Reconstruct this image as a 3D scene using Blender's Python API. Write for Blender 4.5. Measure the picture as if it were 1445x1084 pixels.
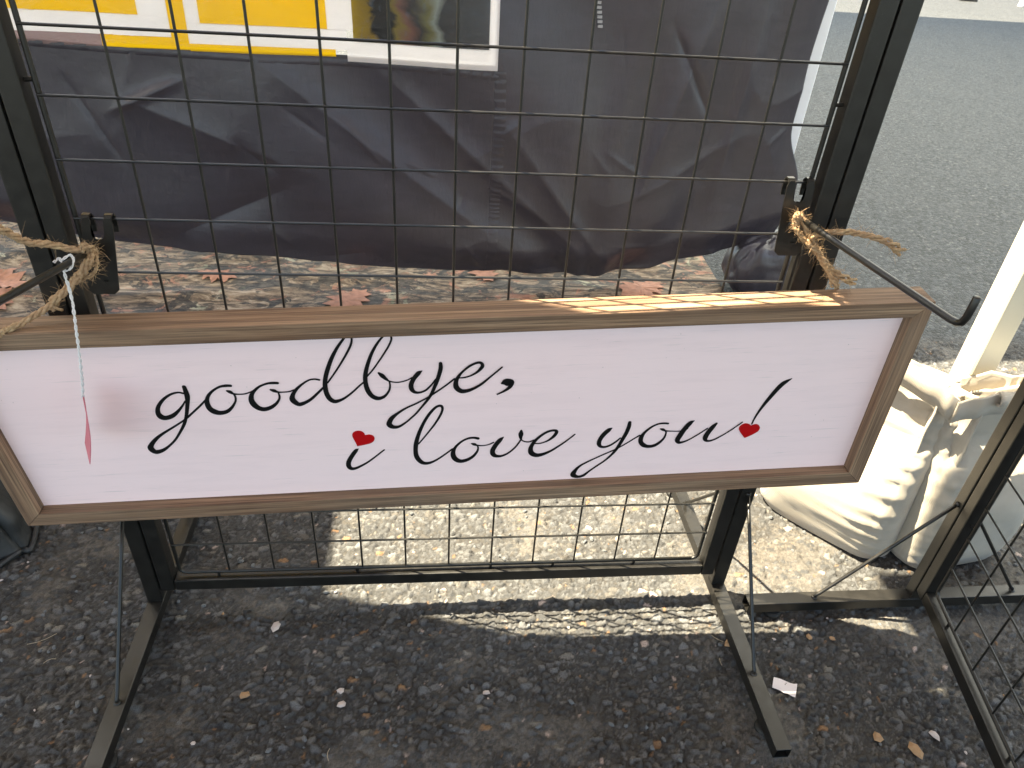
import bpy, bmesh, math, random
import numpy as np
from mathutils import Vector, Matrix

for _o in list(bpy.data.objects):
    bpy.data.objects.remove(_o, do_unlink=True)
SC = bpy.context.scene
COL = SC.collection
rng = np.random.default_rng(7)
random.seed(7)

# ------------------------------------------------------------------ camera
cam_d = bpy.data.cameras.new('camera')
cam = bpy.data.objects.new('camera', cam_d)
COL.objects.link(cam)
RX = Vector((0.9941063, -0.0892801, 0.0614953))
RY = Vector((0.0009342, 0.5742845, 0.8186553))
RZ = Vector((-0.1084054, -0.8137729, 0.5709833))
cam.matrix_world = Matrix(((RX.x, RY.x, RZ.x, -0.02982), (RX.y, RY.y, RZ.y, -0.936943),
                           (RX.z, RY.z, RZ.z, 1.181921), (0, 0, 0, 1)))
cam_d.sensor_width = 36.0
cam_d.lens = 25.6076
cam_d.clip_start = 0.02
cam_d.clip_end = 400.0
cam_d.dof.use_dof = True
cam_d.dof.focus_distance = 1.12
cam_d.dof.aperture_fstop = 15.0
SC.camera = cam

# ------------------------------------------------------------------ sky, sun, exposure
SUN_EL = math.radians(61.0)
SUN_AZ = math.atan2(-0.93, 0.36)           # compass style: from +Y towards +X
world = bpy.data.worlds.new('World')
SC.world = world
world.use_nodes = True
wn = world.node_tree.nodes
sky = wn.new('ShaderNodeTexSky')
sky.sky_type = 'NISHITA'
sky.sun_disc = False
sky.sun_elevation = SUN_EL
sky.sun_rotation = SUN_AZ
wn['Background'].inputs['Strength'].default_value = 0.09
world.node_tree.links.new(sky.outputs[0], wn['Background'].inputs['Color'])
sun_d = bpy.data.lights.new('sun', 'SUN')
sun_d.energy = 5.0
sun_d.angle = math.radians(0.55)
sun_d.color = (1.0, 0.92, 0.78)
sun = bpy.data.objects.new('sun', sun_d)
COL.objects.link(sun)
SDIR = Vector((math.sin(SUN_AZ) * math.cos(SUN_EL), math.cos(SUN_AZ) * math.cos(SUN_EL), math.sin(SUN_EL)))
sun.rotation_euler = SDIR.to_track_quat('Z', 'Y').to_euler()
sun.location = SDIR * 20
SC.view_settings.view_transform = 'Standard'
SC.view_settings.look = 'None'
SC.view_settings.gamma = 1.0
SC.view_settings.exposure = 2.72
SC.view_settings.use_white_balance = True       # camera set for open shade
SC.view_settings.white_balance_temperature = 7600
SC.view_settings.white_balance_tint = 6
SC.render.engine = 'CYCLES'
SC.cycles.max_bounces = 7
SC.cycles.diffuse_bounces = 4

# ------------------------------------------------------------------ helpers
def vnoise(x, y, seed=0, n=256):
    t = np.random.default_rng(seed + 1000).random((n, n))
    x = np.asarray(x, float); y = np.asarray(y, float)
    xi = np.floor(x).astype(int); yi = np.floor(y).astype(int)
    fx = x - xi; fy = y - yi
    fx = fx * fx * (3 - 2 * fx); fy = fy * fy * (3 - 2 * fy)
    x0 = xi % n; x1 = (xi + 1) % n; y0 = yi % n; y1 = (yi + 1) % n
    return (t[x0, y0] * (1 - fx) + t[x1, y0] * fx) * (1 - fy) + (t[x0, y1] * (1 - fx) + t[x1, y1] * fx) * fy

def fbm(x, y, seed=0, o=4):
    s = 0; a = .5
    for i in range(o):
        s = s + a * vnoise(np.asarray(x) * 2 ** i + 13.7 * i, np.asarray(y) * 2 ** i + 5.1 * i, seed + i); a *= .5
    return s

def link(name, me, mat=None, parent=None, smooth=False):
    o = bpy.data.objects.new(name, me)
    COL.objects.link(o)
    if mat is not None and not me.materials:
        me.materials.append(mat)
    if parent is not None:
        o.parent = parent
    if smooth:
        me.polygons.foreach_set('use_smooth', np.ones(len(me.polygons), dtype=bool))
    return o

def np_mesh(name, V, F):
    V = np.asarray(V, np.float32); F = np.asarray(F, np.int32)
    me = bpy.data.meshes.new(name)
    k = F.shape[1]
    me.vertices.add(len(V)); me.vertices.foreach_set('co', V.ravel())
    me.loops.add(F.size); me.loops.foreach_set('vertex_index', F.ravel())
    me.polygons.add(len(F))
    me.polygons.foreach_set('loop_start', np.arange(0, F.size, k, dtype=np.int32))
    me.polygons.foreach_set('loop_total', np.full(len(F), k, dtype=np.int32))
    me.update(calc_edges=True); me.validate()
    return me

def grid_faces(nu, nv, wrap=False):
    """nu x nv vertices, index = i*nv + j"""
    i, j = np.meshgrid(np.arange(nu if wrap else nu - 1), np.arange(nv - 1), indexing='ij')
    i2 = (i + 1) % nu
    return np.stack([i * nv + j, i2 * nv + j, i2 * nv + j + 1, i * nv + j + 1], -1).reshape(-1, 4)

class MB:
    """collects shapes into one mesh"""
    def __init__(s): s.v = []; s.f = []
    def add(s, V, F):
        n = len(s.v); s.v.extend([tuple(map(float, p)) for p in V]); s.f.extend([tuple(int(i) + n for i in f) for f in F]); return s
    def box(s, lo, hi):
        (a, b, c), (d, e, f) = lo, hi
        return s.add([(a, b, c), (d, b, c), (d, e, c), (a, e, c), (a, b, f), (d, b, f), (d, e, f), (a, e, f)],
                     [(0, 3, 2, 1), (4, 5, 6, 7), (0, 1, 5, 4), (1, 2, 6, 5), (2, 3, 7, 6), (3, 0, 4, 7)])
    def tube(s, P, r, n=8, cap=True):
        P = [Vector(p) for p in P]; m = len(P)
        R = [r] * m if not hasattr(r, '__len__') else r
        V = []; up = None
        for i in range(m):
            t = (P[min(i + 1, m - 1)] - P[max(i - 1, 0)]).normalized()
            if up is None:
                up = Vector((0, 0, 1)) if abs(t.z) < .9 else Vector((1, 0, 0))
            a = t.cross(up).normalized(); b = a.cross(t).normalized(); up = b
            for k in range(n):
                q = 2 * math.pi * k / n
                V.append(P[i] + (a * math.cos(q) + b * math.sin(q)) * R[i])
        F = [(i * n + k, i * n + (k + 1) % n, (i + 1) * n + (k + 1) % n, (i + 1) * n + k) for i in range(m - 1) for k in range(n)]
        if cap:
            F += [tuple(range(n - 1, -1, -1)), tuple((m - 1) * n + k for k in range(n))]
        return s.add(V, F)
    def lathe(s, prof, c=(0, 0, 0), n=20):
        V = [(c[0] + r * math.cos(2 * math.pi * k / n), c[1] + r * math.sin(2 * math.pi * k / n), c[2] + z) for r, z in prof for k in range(n)]
        m = len(prof)
        F = [(i * n + k, i * n + (k + 1) % n, (i + 1) * n + (k + 1) % n, (i + 1) * n + k) for i in range(m - 1) for k in range(n)]
        F += [tuple(range(n - 1, -1, -1)), tuple((m - 1) * n + k for k in range(n))]
        return s.add(V, F)
    def mesh(s, name, bevel=0, seg=1):
        me = bpy.data.meshes.new(name); me.from_pydata(s.v, [], s.f); me.update()
        if bevel:
            bm = bmesh.new(); bm.from_mesh(me)
            bmesh.ops.bevel(bm, geom=list(bm.edges), offset=bevel, segments=seg, profile=.6, affect='EDGES', clamp_overlap=True)
            bm.to_mesh(me); bm.free()
        return me
    def build(s, name, mat, parent=None, bevel=0, seg=1, smooth=False):
        return link(name, s.mesh(name, bevel, seg), mat, parent, smooth)

def empty(name, label, cat, loc=(0, 0, 0), rz=0, group=None):
    o = bpy.data.objects.new(name, None); COL.objects.link(o)
    o.location = loc; o.rotation_euler = (0, 0, rz); o.empty_display_size = .05
    return tag(o, label, cat, group)

def tag(o, label, cat=None, group=None, kind=None):
    if label: o['label'] = label
    if cat: o['category'] = cat
    if group: o['group'] = group
    if kind: o['kind'] = kind
    return o

def crom(P, sub=8):
    """Catmull-Rom through rows of P"""
    P = np.asarray(P, float); Q = np.vstack([2 * P[0] - P[1], P, 2 * P[-1] - P[-2]]); out = []
    for i in range(1, len(Q) - 2):
        a, b, c, d = Q[i - 1], Q[i], Q[i + 1], Q[i + 2]
        for k in range(sub):
            t = k / sub
            out.append(.5 * ((2 * b) + (-a + c) * t + (2 * a - 5 * b + 4 * c - d) * t * t + (-a + 3 * b - 3 * c + d) * t ** 3))
    out.append(P[-1]); return np.array(out)

# ------------------------------------------------------------------ materials
class NT:
    def __init__(s, name):
        s.m = bpy.data.materials.new(name); s.m.use_nodes = True
        s.t = s.m.node_tree; s.n = s.t.nodes; s.b = s.n['Principled BSDF']; s.out = s.n['Material Output']
    def new(s, typ, **kw):
        x = s.n.new(typ)
        for k, v in kw.items():
            if k.startswith('i_'):
                key = k[2:].replace('_', ' ')
                key = int(key) if key.isdigit() else key
                x.inputs[key].default_value = v
            else: setattr(x, k, v)
        return x
    def L(s, a, b): s.t.links.new(a, b)
    def coords(s, scale=(1, 1, 1), rot=(0, 0, 0), kind='Object'):
        tc = s.new('ShaderNodeTexCoord'); mp = s.new('ShaderNodeMapping')
        mp.inputs['Scale'].default_value = scale; mp.inputs['Rotation'].default_value = rot
        s.L(tc.outputs[kind], mp.inputs[0]); return mp.outputs[0]
    def noise(s, co, scale, detail=4, rough=.55, dist=0):
        x = s.new('ShaderNodeTexNoise', i_Scale=scale, i_Detail=detail, i_Roughness=rough, i_Distortion=dist); s.L(co, x.inputs['Vector']); return x.outputs['Fac']
    def ramp(s, fac, stops, interp='LINEAR'):
        r = s.new('ShaderNodeValToRGB'); r.color_ramp.interpolation = interp
        e = r.color_ramp.elements
        while len(e) < len(stops): e.new(.5)
        for x, (p, c) in zip(e, stops):
            x.position = p; x.color = (c, c, c, 1) if not hasattr(c, '__len__') else (*c, 1)
        s.L(fac, r.inputs[0]); return r.outputs['Color']
    def mix(s, fac, a, b, mode='MIX'):
        m = s.new('ShaderNodeMix', data_type='RGBA', blend_type=mode)
        for sock, v in ((m.inputs[0], fac), (m.inputs[6], a), (m.inputs[7], b)):
            if hasattr(v, 'is_output') or isinstance(v, bpy.types.NodeSocket): s.L(v, sock)
            elif hasattr(v, '__len__'): sock.default_value = (*v, 1)
            else: sock.default_value = v if sock.type == 'VALUE' else (v, v, v, 1)
        return m.outputs[2]
    def bump(s, h, dist=.002, strength=1.0):
        b = s.new('ShaderNodeBump', i_Strength=strength, i_Distance=dist); s.L(h, b.inputs['Height']); s.L(b.outputs[0], s.b.inputs['Normal']); return b
    def set(s, color=None, rough=None, spec=None, metal=None, **kw):
        for k, v in (('Base Color', color), ('Roughness', rough), ('Specular IOR Level', spec), ('Metallic', metal)):
            if v is None: continue
            i = s.b.inputs[k]
            if isinstance(v, bpy.types.NodeSocket): s.L(v, i)
            elif hasattr(v, '__len__'): i.default_value = (*v, 1)
            else: i.default_value = v
        for k, v in kw.items(): s.b.inputs[k.replace('_', ' ')].default_value = v
        return s.m

def m_metal():
    t = NT('black_powder_coat'); co = t.coords()
    f = t.noise(co, 60, 3); g = t.noise(co, 900, 2)
    c = t.ramp(f, [(.3, (.0070, .0066, .0060)), (.75, (.0140, .0128, .0110))])
    sp = t.new('ShaderNodeTexVoronoi', i_Scale=140.0); t.L(co, sp.inputs['Vector'])
    d = t.ramp(sp.outputs['Distance'], [(.03, 1.0), (.06, 0.0)])
    c = t.mix(t.mix(.55, 0.0, d), c, (.10, .095, .085))
    t.bump(g, .0004, .35)
    return t.set(c, t.ramp(f, [(.3, .30), (.8, .44)]), .48)

def m_wood(axis, name):
    t = NT(name)
    sc = [75.0, 75.0, 75.0]; sc[axis] = 1.6
    co = t.coords(sc)
    f = t.noise(co, 1.0, 6, .62, .6)
    sc2 = [420.0, 420.0, 420.0]; sc2[axis] = 5.0
    g = t.noise(t.coords(sc2), 1.0, 4, .6)
    big = t.noise(t.coords(), 5.0, 3)
    c = t.ramp(f, [(.25, (.085, .044, .026)), (.44, (.19, .106, .063)), (.58, (.32, .195, .118)), (.75, (.47, .315, .195))])
    c = t.mix(t.ramp(g, [(.38, .75), (.54, 0.0)]), c, (.065, .038, .025))
    c = t.mix(t.ramp(big, [(.35, 0.0), (.7, .35)]), c, (.26, .20, .145))
    h = t.mix(.5, f, g)
    t.bump(h, .0026, .8)
    return t.set(c, .72, .3)

def m_panel():
    t = NT('white_painted_board')
    f = t.noise(t.coords((6, 60, 60)), 1.0, 5, .6, .4)
    g = t.noise(t.coords((14, 420, 420)), 1.0, 4, .62, .2)
    b = t.noise(t.coords(), 3.0, 3)
    c = t.mix(t.ramp(f, [(.48, 0.0), (.72, .5)]), (.93, .715, .715), (.83, .635, .64))
    c = t.mix(t.ramp(g, [(.62, 0.0), (.74, .45)]), c, (.50, .44, .43))
    c = t.mix(t.ramp(b, [(.4, 0.0), (.7, .25)]), c, (.86, .73, .73))
    sp = t.new('ShaderNodeTexVoronoi', i_Scale=34.0); t.L(t.coords(), sp.inputs['Vector'])
    c = t.mix(t.ramp(sp.outputs['Distance'], [(.02, .5), (.035, 0.0)]), c, (.30, .25, .23))
    t.bump(t.mix(.6, f, g), .0008, .5)
    return t.set(c, .55, .35)

def m_plain(name, color, rough=.6, spec=.4, nscale=40, nvar=.25, bump=0.0, bscale=200, **kw):
    t = NT(name); co = t.coords()
    f = t.noise(co, nscale, 4)
    c = t.mix(t.ramp(f, [(.3, nvar), (.7, 0.0)]), color, tuple(x * .55 for x in color))
    if bump: t.bump(t.noise(co, bscale, 3), bump, .6)
    return t.set(c, rough, spec, **kw)

def m_jute(name='jute_fibre'):
    t = NT(name); co = t.coords()
    f = t.noise(co, 220, 4); g = t.noise(co, 30, 2)
    c = t.ramp(f, [(.3, (.25, .16, .085)), (.55, (.44, .30, .175)), (.8, (.60, .45, .28))])
    c = t.mix(t.ramp(g, [(.4, 0.0), (.7, .4)]), c, (.38, .22, .14))
    t.bump(f, .001, .8)
    return t.set(c, .85, .15)

def m_canvas():
    t = NT('cream_canvas')
    w1 = t.new('ShaderNodeTexWave', i_Scale=190.0, i_Distortion=.4, bands_direction='X'); t.L(t.coords(), w1.inputs[0])
    w2 = t.new('ShaderNodeTexWave', i_Scale=190.0, i_Distortion=.4, bands_direction='Z'); t.L(t.coords(), w2.inputs[0])
    f = t.noise(t.coords(), 12, 4)
    c = t.ramp(f, [(.3, (.325, .29, .24)), (.7, (.38, .345, .295))])
    c = t.mix(t.ramp(t.noise(t.coords(), 5, 3), [(.55, 0.0), (.8, .35)]), c, (.38, .32, .27))
    t.bump(t.mix(.5, w1.outputs['Fac'], w2.outputs['Fac']), .0008, .5)
    return t.set(c, .85, .2, Sheen_Weight=.15)

def m_black_fabric(name='black_polyester', base=(.034, .030, .040), rough=.37):
    t = NT(name); co = t.coords()
    f = t.noise(t.coords((9, 9, 22), (0, .7, 0)), 1.0, 5, .6, .8)
    g = t.noise(t.coords((60, 60, 20)), 1.0, 4, .6)
    c = t.mix(t.ramp(f, [(.4, 0.0), (.75, .5)]), base, tuple(x * 1.5 for x in base))
    wv = t.noise(co, 1600, 1)
    h = t.mix(.6, f, g)
    h = t.mix(.05, h, wv)
    t.bump(h, .007, .4)
    return t.set(c, t.ramp(g, [(.3, rough - .06), (.7, rough + .08)]), .55)

def m_camo():
    t = NT('woodland_print')
    co = t.coords()
    bark = t.noise(t.coords((9, 30, 30), (0, 0, .5)), 1.0, 9, .74, 1.2)
    c = t.ramp(bark, [(.36, (.014, .012, .011)), (.43, (.055, .042, .032)), (.50, (.155, .112, .078)), (.56, (.27, .205, .145)), (.64, (.40, .33, .255))])
    bl = t.noise(t.coords((1, 1.5, 1), (0, 0, -.6)), 7.5, 6, .65, 1.2)
    c = t.mix(t.ramp(bl, [(.515, 0.0), (.54, .92)]), c, t.ramp(t.noise(t.coords((30, 80, 20), (0, 0, .4)), 1.0, 6, .75), [(.42, (.010, .010, .011)), (.66, (.12, .105, .09))]))
    gr = t.noise(co, 8.0, 6, .65, .8)
    c = t.mix(t.ramp(gr, [(.60, 0.0), (.63, .85)]), c, t.ramp(bark, [(.40, (.09, .10, .055)), (.56, (.42, .41, .31))]))
    rd = t.noise(t.coords((1, 1.3, 1)), 6.3, 7, .72, 1.6)
    c = t.mix(t.ramp(rd, [(.57, 0.0), (.60, .9)]), c, t.ramp(bark, [(.38, (.11, .045, .030)), (.50, (.34, .16, .105)), (.62, (.50, .27, .19))]))
    c = t.mix(1.0, c, (.84, .80, .76), 'MULTIPLY')
    t.bump(t.noise(co, 18, 3), .004, .4)
    return t.set(c, .7, .3)

def m_ground():
    t = NT('worn_asphalt')
    at = t.new('ShaderNodeAttribute', attribute_name='stone')
    co = t.coords()
    v = t.new('ShaderNodeTexVoronoi', i_Scale=78.0, i_Randomness=1.0); t.L(co, v.inputs['Vector'])
    v2 = t.new('ShaderNodeTexVoronoi', i_Scale=78.0, feature='DISTANCE_TO_EDGE'); t.L(co, v2.inputs['Vector'])
    sep = t.new('ShaderNodeSeparateColor'); t.L(v.outputs['Color'], sep.inputs[0])
    far = t.ramp(sep.outputs[0], [(.0, (.024, .027, .029)), (.45, (.054, .059, .064)), (.86, (.090, .099, .107)), (.96, (.11, .114, .115)), (1.0, (.16, .16, .155))])
    far = t.mix(t.ramp(v2.outputs['Distance'], [(.02, .6), (.12, 0.0)]), far, (.034, .033, .032))
    big = t.noise(co, 2.3, 5, .6)
    far = t.mix(t.ramp(big, [(.4, 0.0), (.75, .35)]), far, (.078, .080, .081))
    c = t.mix(at.outputs['Alpha'], far, at.outputs['Color'])
    fine = t.noise(co, 520, 4, .7)
    c = t.mix(t.ramp(fine, [(.34, .8), (.54, 0.0)]), c, t.mix(.7, c, 0.0))
    mid = t.noise(co, 190, 4, .65)
    c = t.mix(t.ramp(mid, [(.34, .5), (.50, 0.0)]), c, t.mix(.5, c, 0.0))
    c = t.mix(t.ramp(t.noise(co, 1100, 2, .6), [(.66, 0.0), (.72, .6)]), c, (.17, .155, .14))
    hb = t.ramp(v2.outputs['Distance'], [(.0, 0.0), (.25, 1.0)])
    b1 = t.new('ShaderNodeBump', i_Strength=.9, i_Distance=.003); t.L(hb, b1.inputs['Height'])
    inv = t.new('ShaderNodeMath', operation='SUBTRACT'); inv.inputs[0].default_value = 1.0
    t.L(at.outputs['Alpha'], inv.inputs[1]); t.L(inv.outputs[0], b1.inputs['Strength'])
    b2 = t.new('ShaderNodeBump', i_Strength=.9, i_Distance=.0018); t.L(fine, b2.inputs['Height']); t.L(b1.outputs[0], b2.inputs['Normal'])
    t.L(b2.outputs[0], t.b.inputs['Normal'])
    return t.set(c, t.ramp(fine, [(.3, .62), (.7, .85)]), .35)

def m_cloth_roof(name, color, trans):
    t = NT(name)
    n = t.noise(t.coords(), 3, 3)
    c = t.ramp(n, [(.3, tuple(x * .92 for x in color)), (.7, color)])
    d = t.new('ShaderNodeBsdfDiffuse'); tr = t.new('ShaderNodeBsdfTranslucent'); mx = t.new('ShaderNodeMixShader')
    t.L(c, d.inputs[0]); t.L(c, tr.inputs[0]); mx.inputs[0].default_value = trans
    t.L(d.outputs[0], mx.inputs[1]); t.L(tr.outputs[0], mx.inputs[2]); t.L(mx.outputs[0], t.out.inputs[0])
    return t.m

def m_film():
    t = NT('clear_vinyl')
    fr = t.new('ShaderNodeFresnel', i_IOR=1.5)
    f = t.noise(t.coords((14, 14, 26), (0, .6, 0)), 1.0, 5, .65, 1.5)
    b = t.new('ShaderNodeBump', i_Strength=.8, i_Distance=.012); t.L(f, b.inputs['Height'])
    gl = t.new('ShaderNodeBsdfGlossy', i_Roughness=.10); t.L(b.outputs[0], gl.inputs['Normal']); t.L(b.outputs[0], fr.inputs['Normal'])
    tp = t.new('ShaderNodeBsdfTransparent'); mx = t.new('ShaderNodeMixShader')
    t.L(fr.outputs[0], mx.inputs[0]); t.L(tp.outputs[0], mx.inputs[1]); t.L(gl.outputs[0], mx.inputs[2]); t.L(mx.outputs[0], t.out.inputs[0])
    return t.m

def m_photo():
    t = NT('printed_picture')
    tc = t.new('ShaderNodeTexCoord'); sx = t.new('ShaderNodeSeparateXYZ'); t.L(tc.outputs['Object'], sx.inputs[0])
    n = t.noise(t.coords((4, 1, 6)), 2.0, 4, .6, .8)
    ma = t.new('ShaderNodeMath', operation='MULTIPLY_ADD'); t.L(n, ma.inputs[0]); ma.inputs[1].default_value = .10
    t.L(sx.outputs[0], ma.inputs[2])
    mr = t.new('ShaderNodeMapRange'); mr.inputs[1].default_value = -.20; mr.inputs[2].default_value = .18; t.L(ma.outputs[0], mr.inputs[0])
    c = t.ramp(mr.outputs[0], [(0, (.55, .36, .03)), (.13, (.40, .26, .04)), (.17, (.025, .025, .03)), (.27, (.03, .028, .03)), (.31, (.33, .24, .06)),
                               (.38, (.28, .13, .10)), (.46, (.05, .045, .05)), (.54, (.22, .20, .07)), (.60, (.38, .42, .38)), (.66, (.035, .036, .042)), (1, (.055, .058, .072))])
    b = t.noise(t.coords((8, 1, 8)), 2.0, 5, .6, .4)
    c = t.mix(t.ramp(b, [(.6, 0.0), (.7, .5)]), c, (.16, .22, .33))
    t.set(c, .5, .4)
    return t.m

def backlit(t, col, amount):
    tr = t.new('ShaderNodeBsdfTranslucent'); mx = t.new('ShaderNodeMixShader'); mx.inputs[0].default_value = amount
    t.L(col, tr.inputs[0]); t.L(t.b.outputs[0], mx.inputs[1]); t.L(tr.outputs[0], mx.inputs[2]); t.L(mx.outputs[0], t.out.inputs[0])

def m_print(name, color):
    t = NT(name)
    f = t.noise(t.coords((5, 1, 9)), 2.0, 4)
    c = t.mix(t.ramp(f, [(.35, .25), (.65, 0.0)]), color, tuple(x * .8 for x in color))
    t.bump(t.noise(t.coords((10, 1, 16), (0, .6, 0)), 1.0, 4, .6, 1.0), .01, .35)
    t.set(c, .45, .4)
    backlit(t, c, .45)
    return t.m

M = dict(metal=m_metal(), wood_x=m_wood(0, 'stained_wood_long'), wood_z=m_wood(2, 'stained_wood_short'), panel=m_panel(),
         ink=m_plain('black_vinyl', (.006, .006, .006), .5, .2, 60, .2), red=m_plain('red_vinyl', (.46, .003, .006), .5, .2, 60, .15),
         jute=m_jute(), string=m_plain('white_cotton', (.74, .72, .72), .85, .2, 300, .3, .0006, 700),
         pink=m_plain('pink_card', (.62, .19, .235), .75, .25, 80, .15), canvas=m_canvas(), black=m_black_fabric(),
         cordura=m_black_fabric('black_nylon', (.016, .017, .018), .55), camo=m_camo(), ground=m_ground(),
         white_metal=m_plain('white_enamel', (.74, .76, .82), .35, .5, 15, .1), cream_metal=m_plain('cream_enamel', (.62, .575, .455), .38, .5, 15, .12),
         paper=m_plain('white_paper', (.80, .74, .75), .8, .2, 60, .1), rubber=m_plain('black_rubber', (.012, .012, .012), .6, .4, 90, .3, .0005, 300),
         film=m_film(), photo=m_photo(), p_white=m_print('white_print', (.86, .80, .80)), p_edge=m_print('film_edge_print', (.30, .20, .20)), p_yellow=m_print('yellow_print', (.86, .50, .008)),
         leaf=m_plain('leaf_print', (.40, .19, .125), .7, .3, 48, 1.0), straw=m_plain('dry_straw', (.42, .34, .24), .8, .2, 200, .3),
         roof_white=m_cloth_roof('white_canopy_cloth', (.76, .81, .86), .55), roof_thin=m_cloth_roof('bright_shade_cloth', (.86, .89, .92), .72), roof_rear=m_cloth_roof('rear_canopy_cloth', (.72, .76, .80), .26), roof_dim=m_cloth_roof('dim_shade_cloth', (.62, .52, .45), .10),  # dim and thin cloths serve unseen roofs; translucency tunes the light beneath
         roof_black=m_cloth_roof('black_canopy_cloth', (.035, .035, .038), .05), shoe=m_plain('white_leather', (.78, .72, .76), .5, .4, 60, .15))
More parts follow.
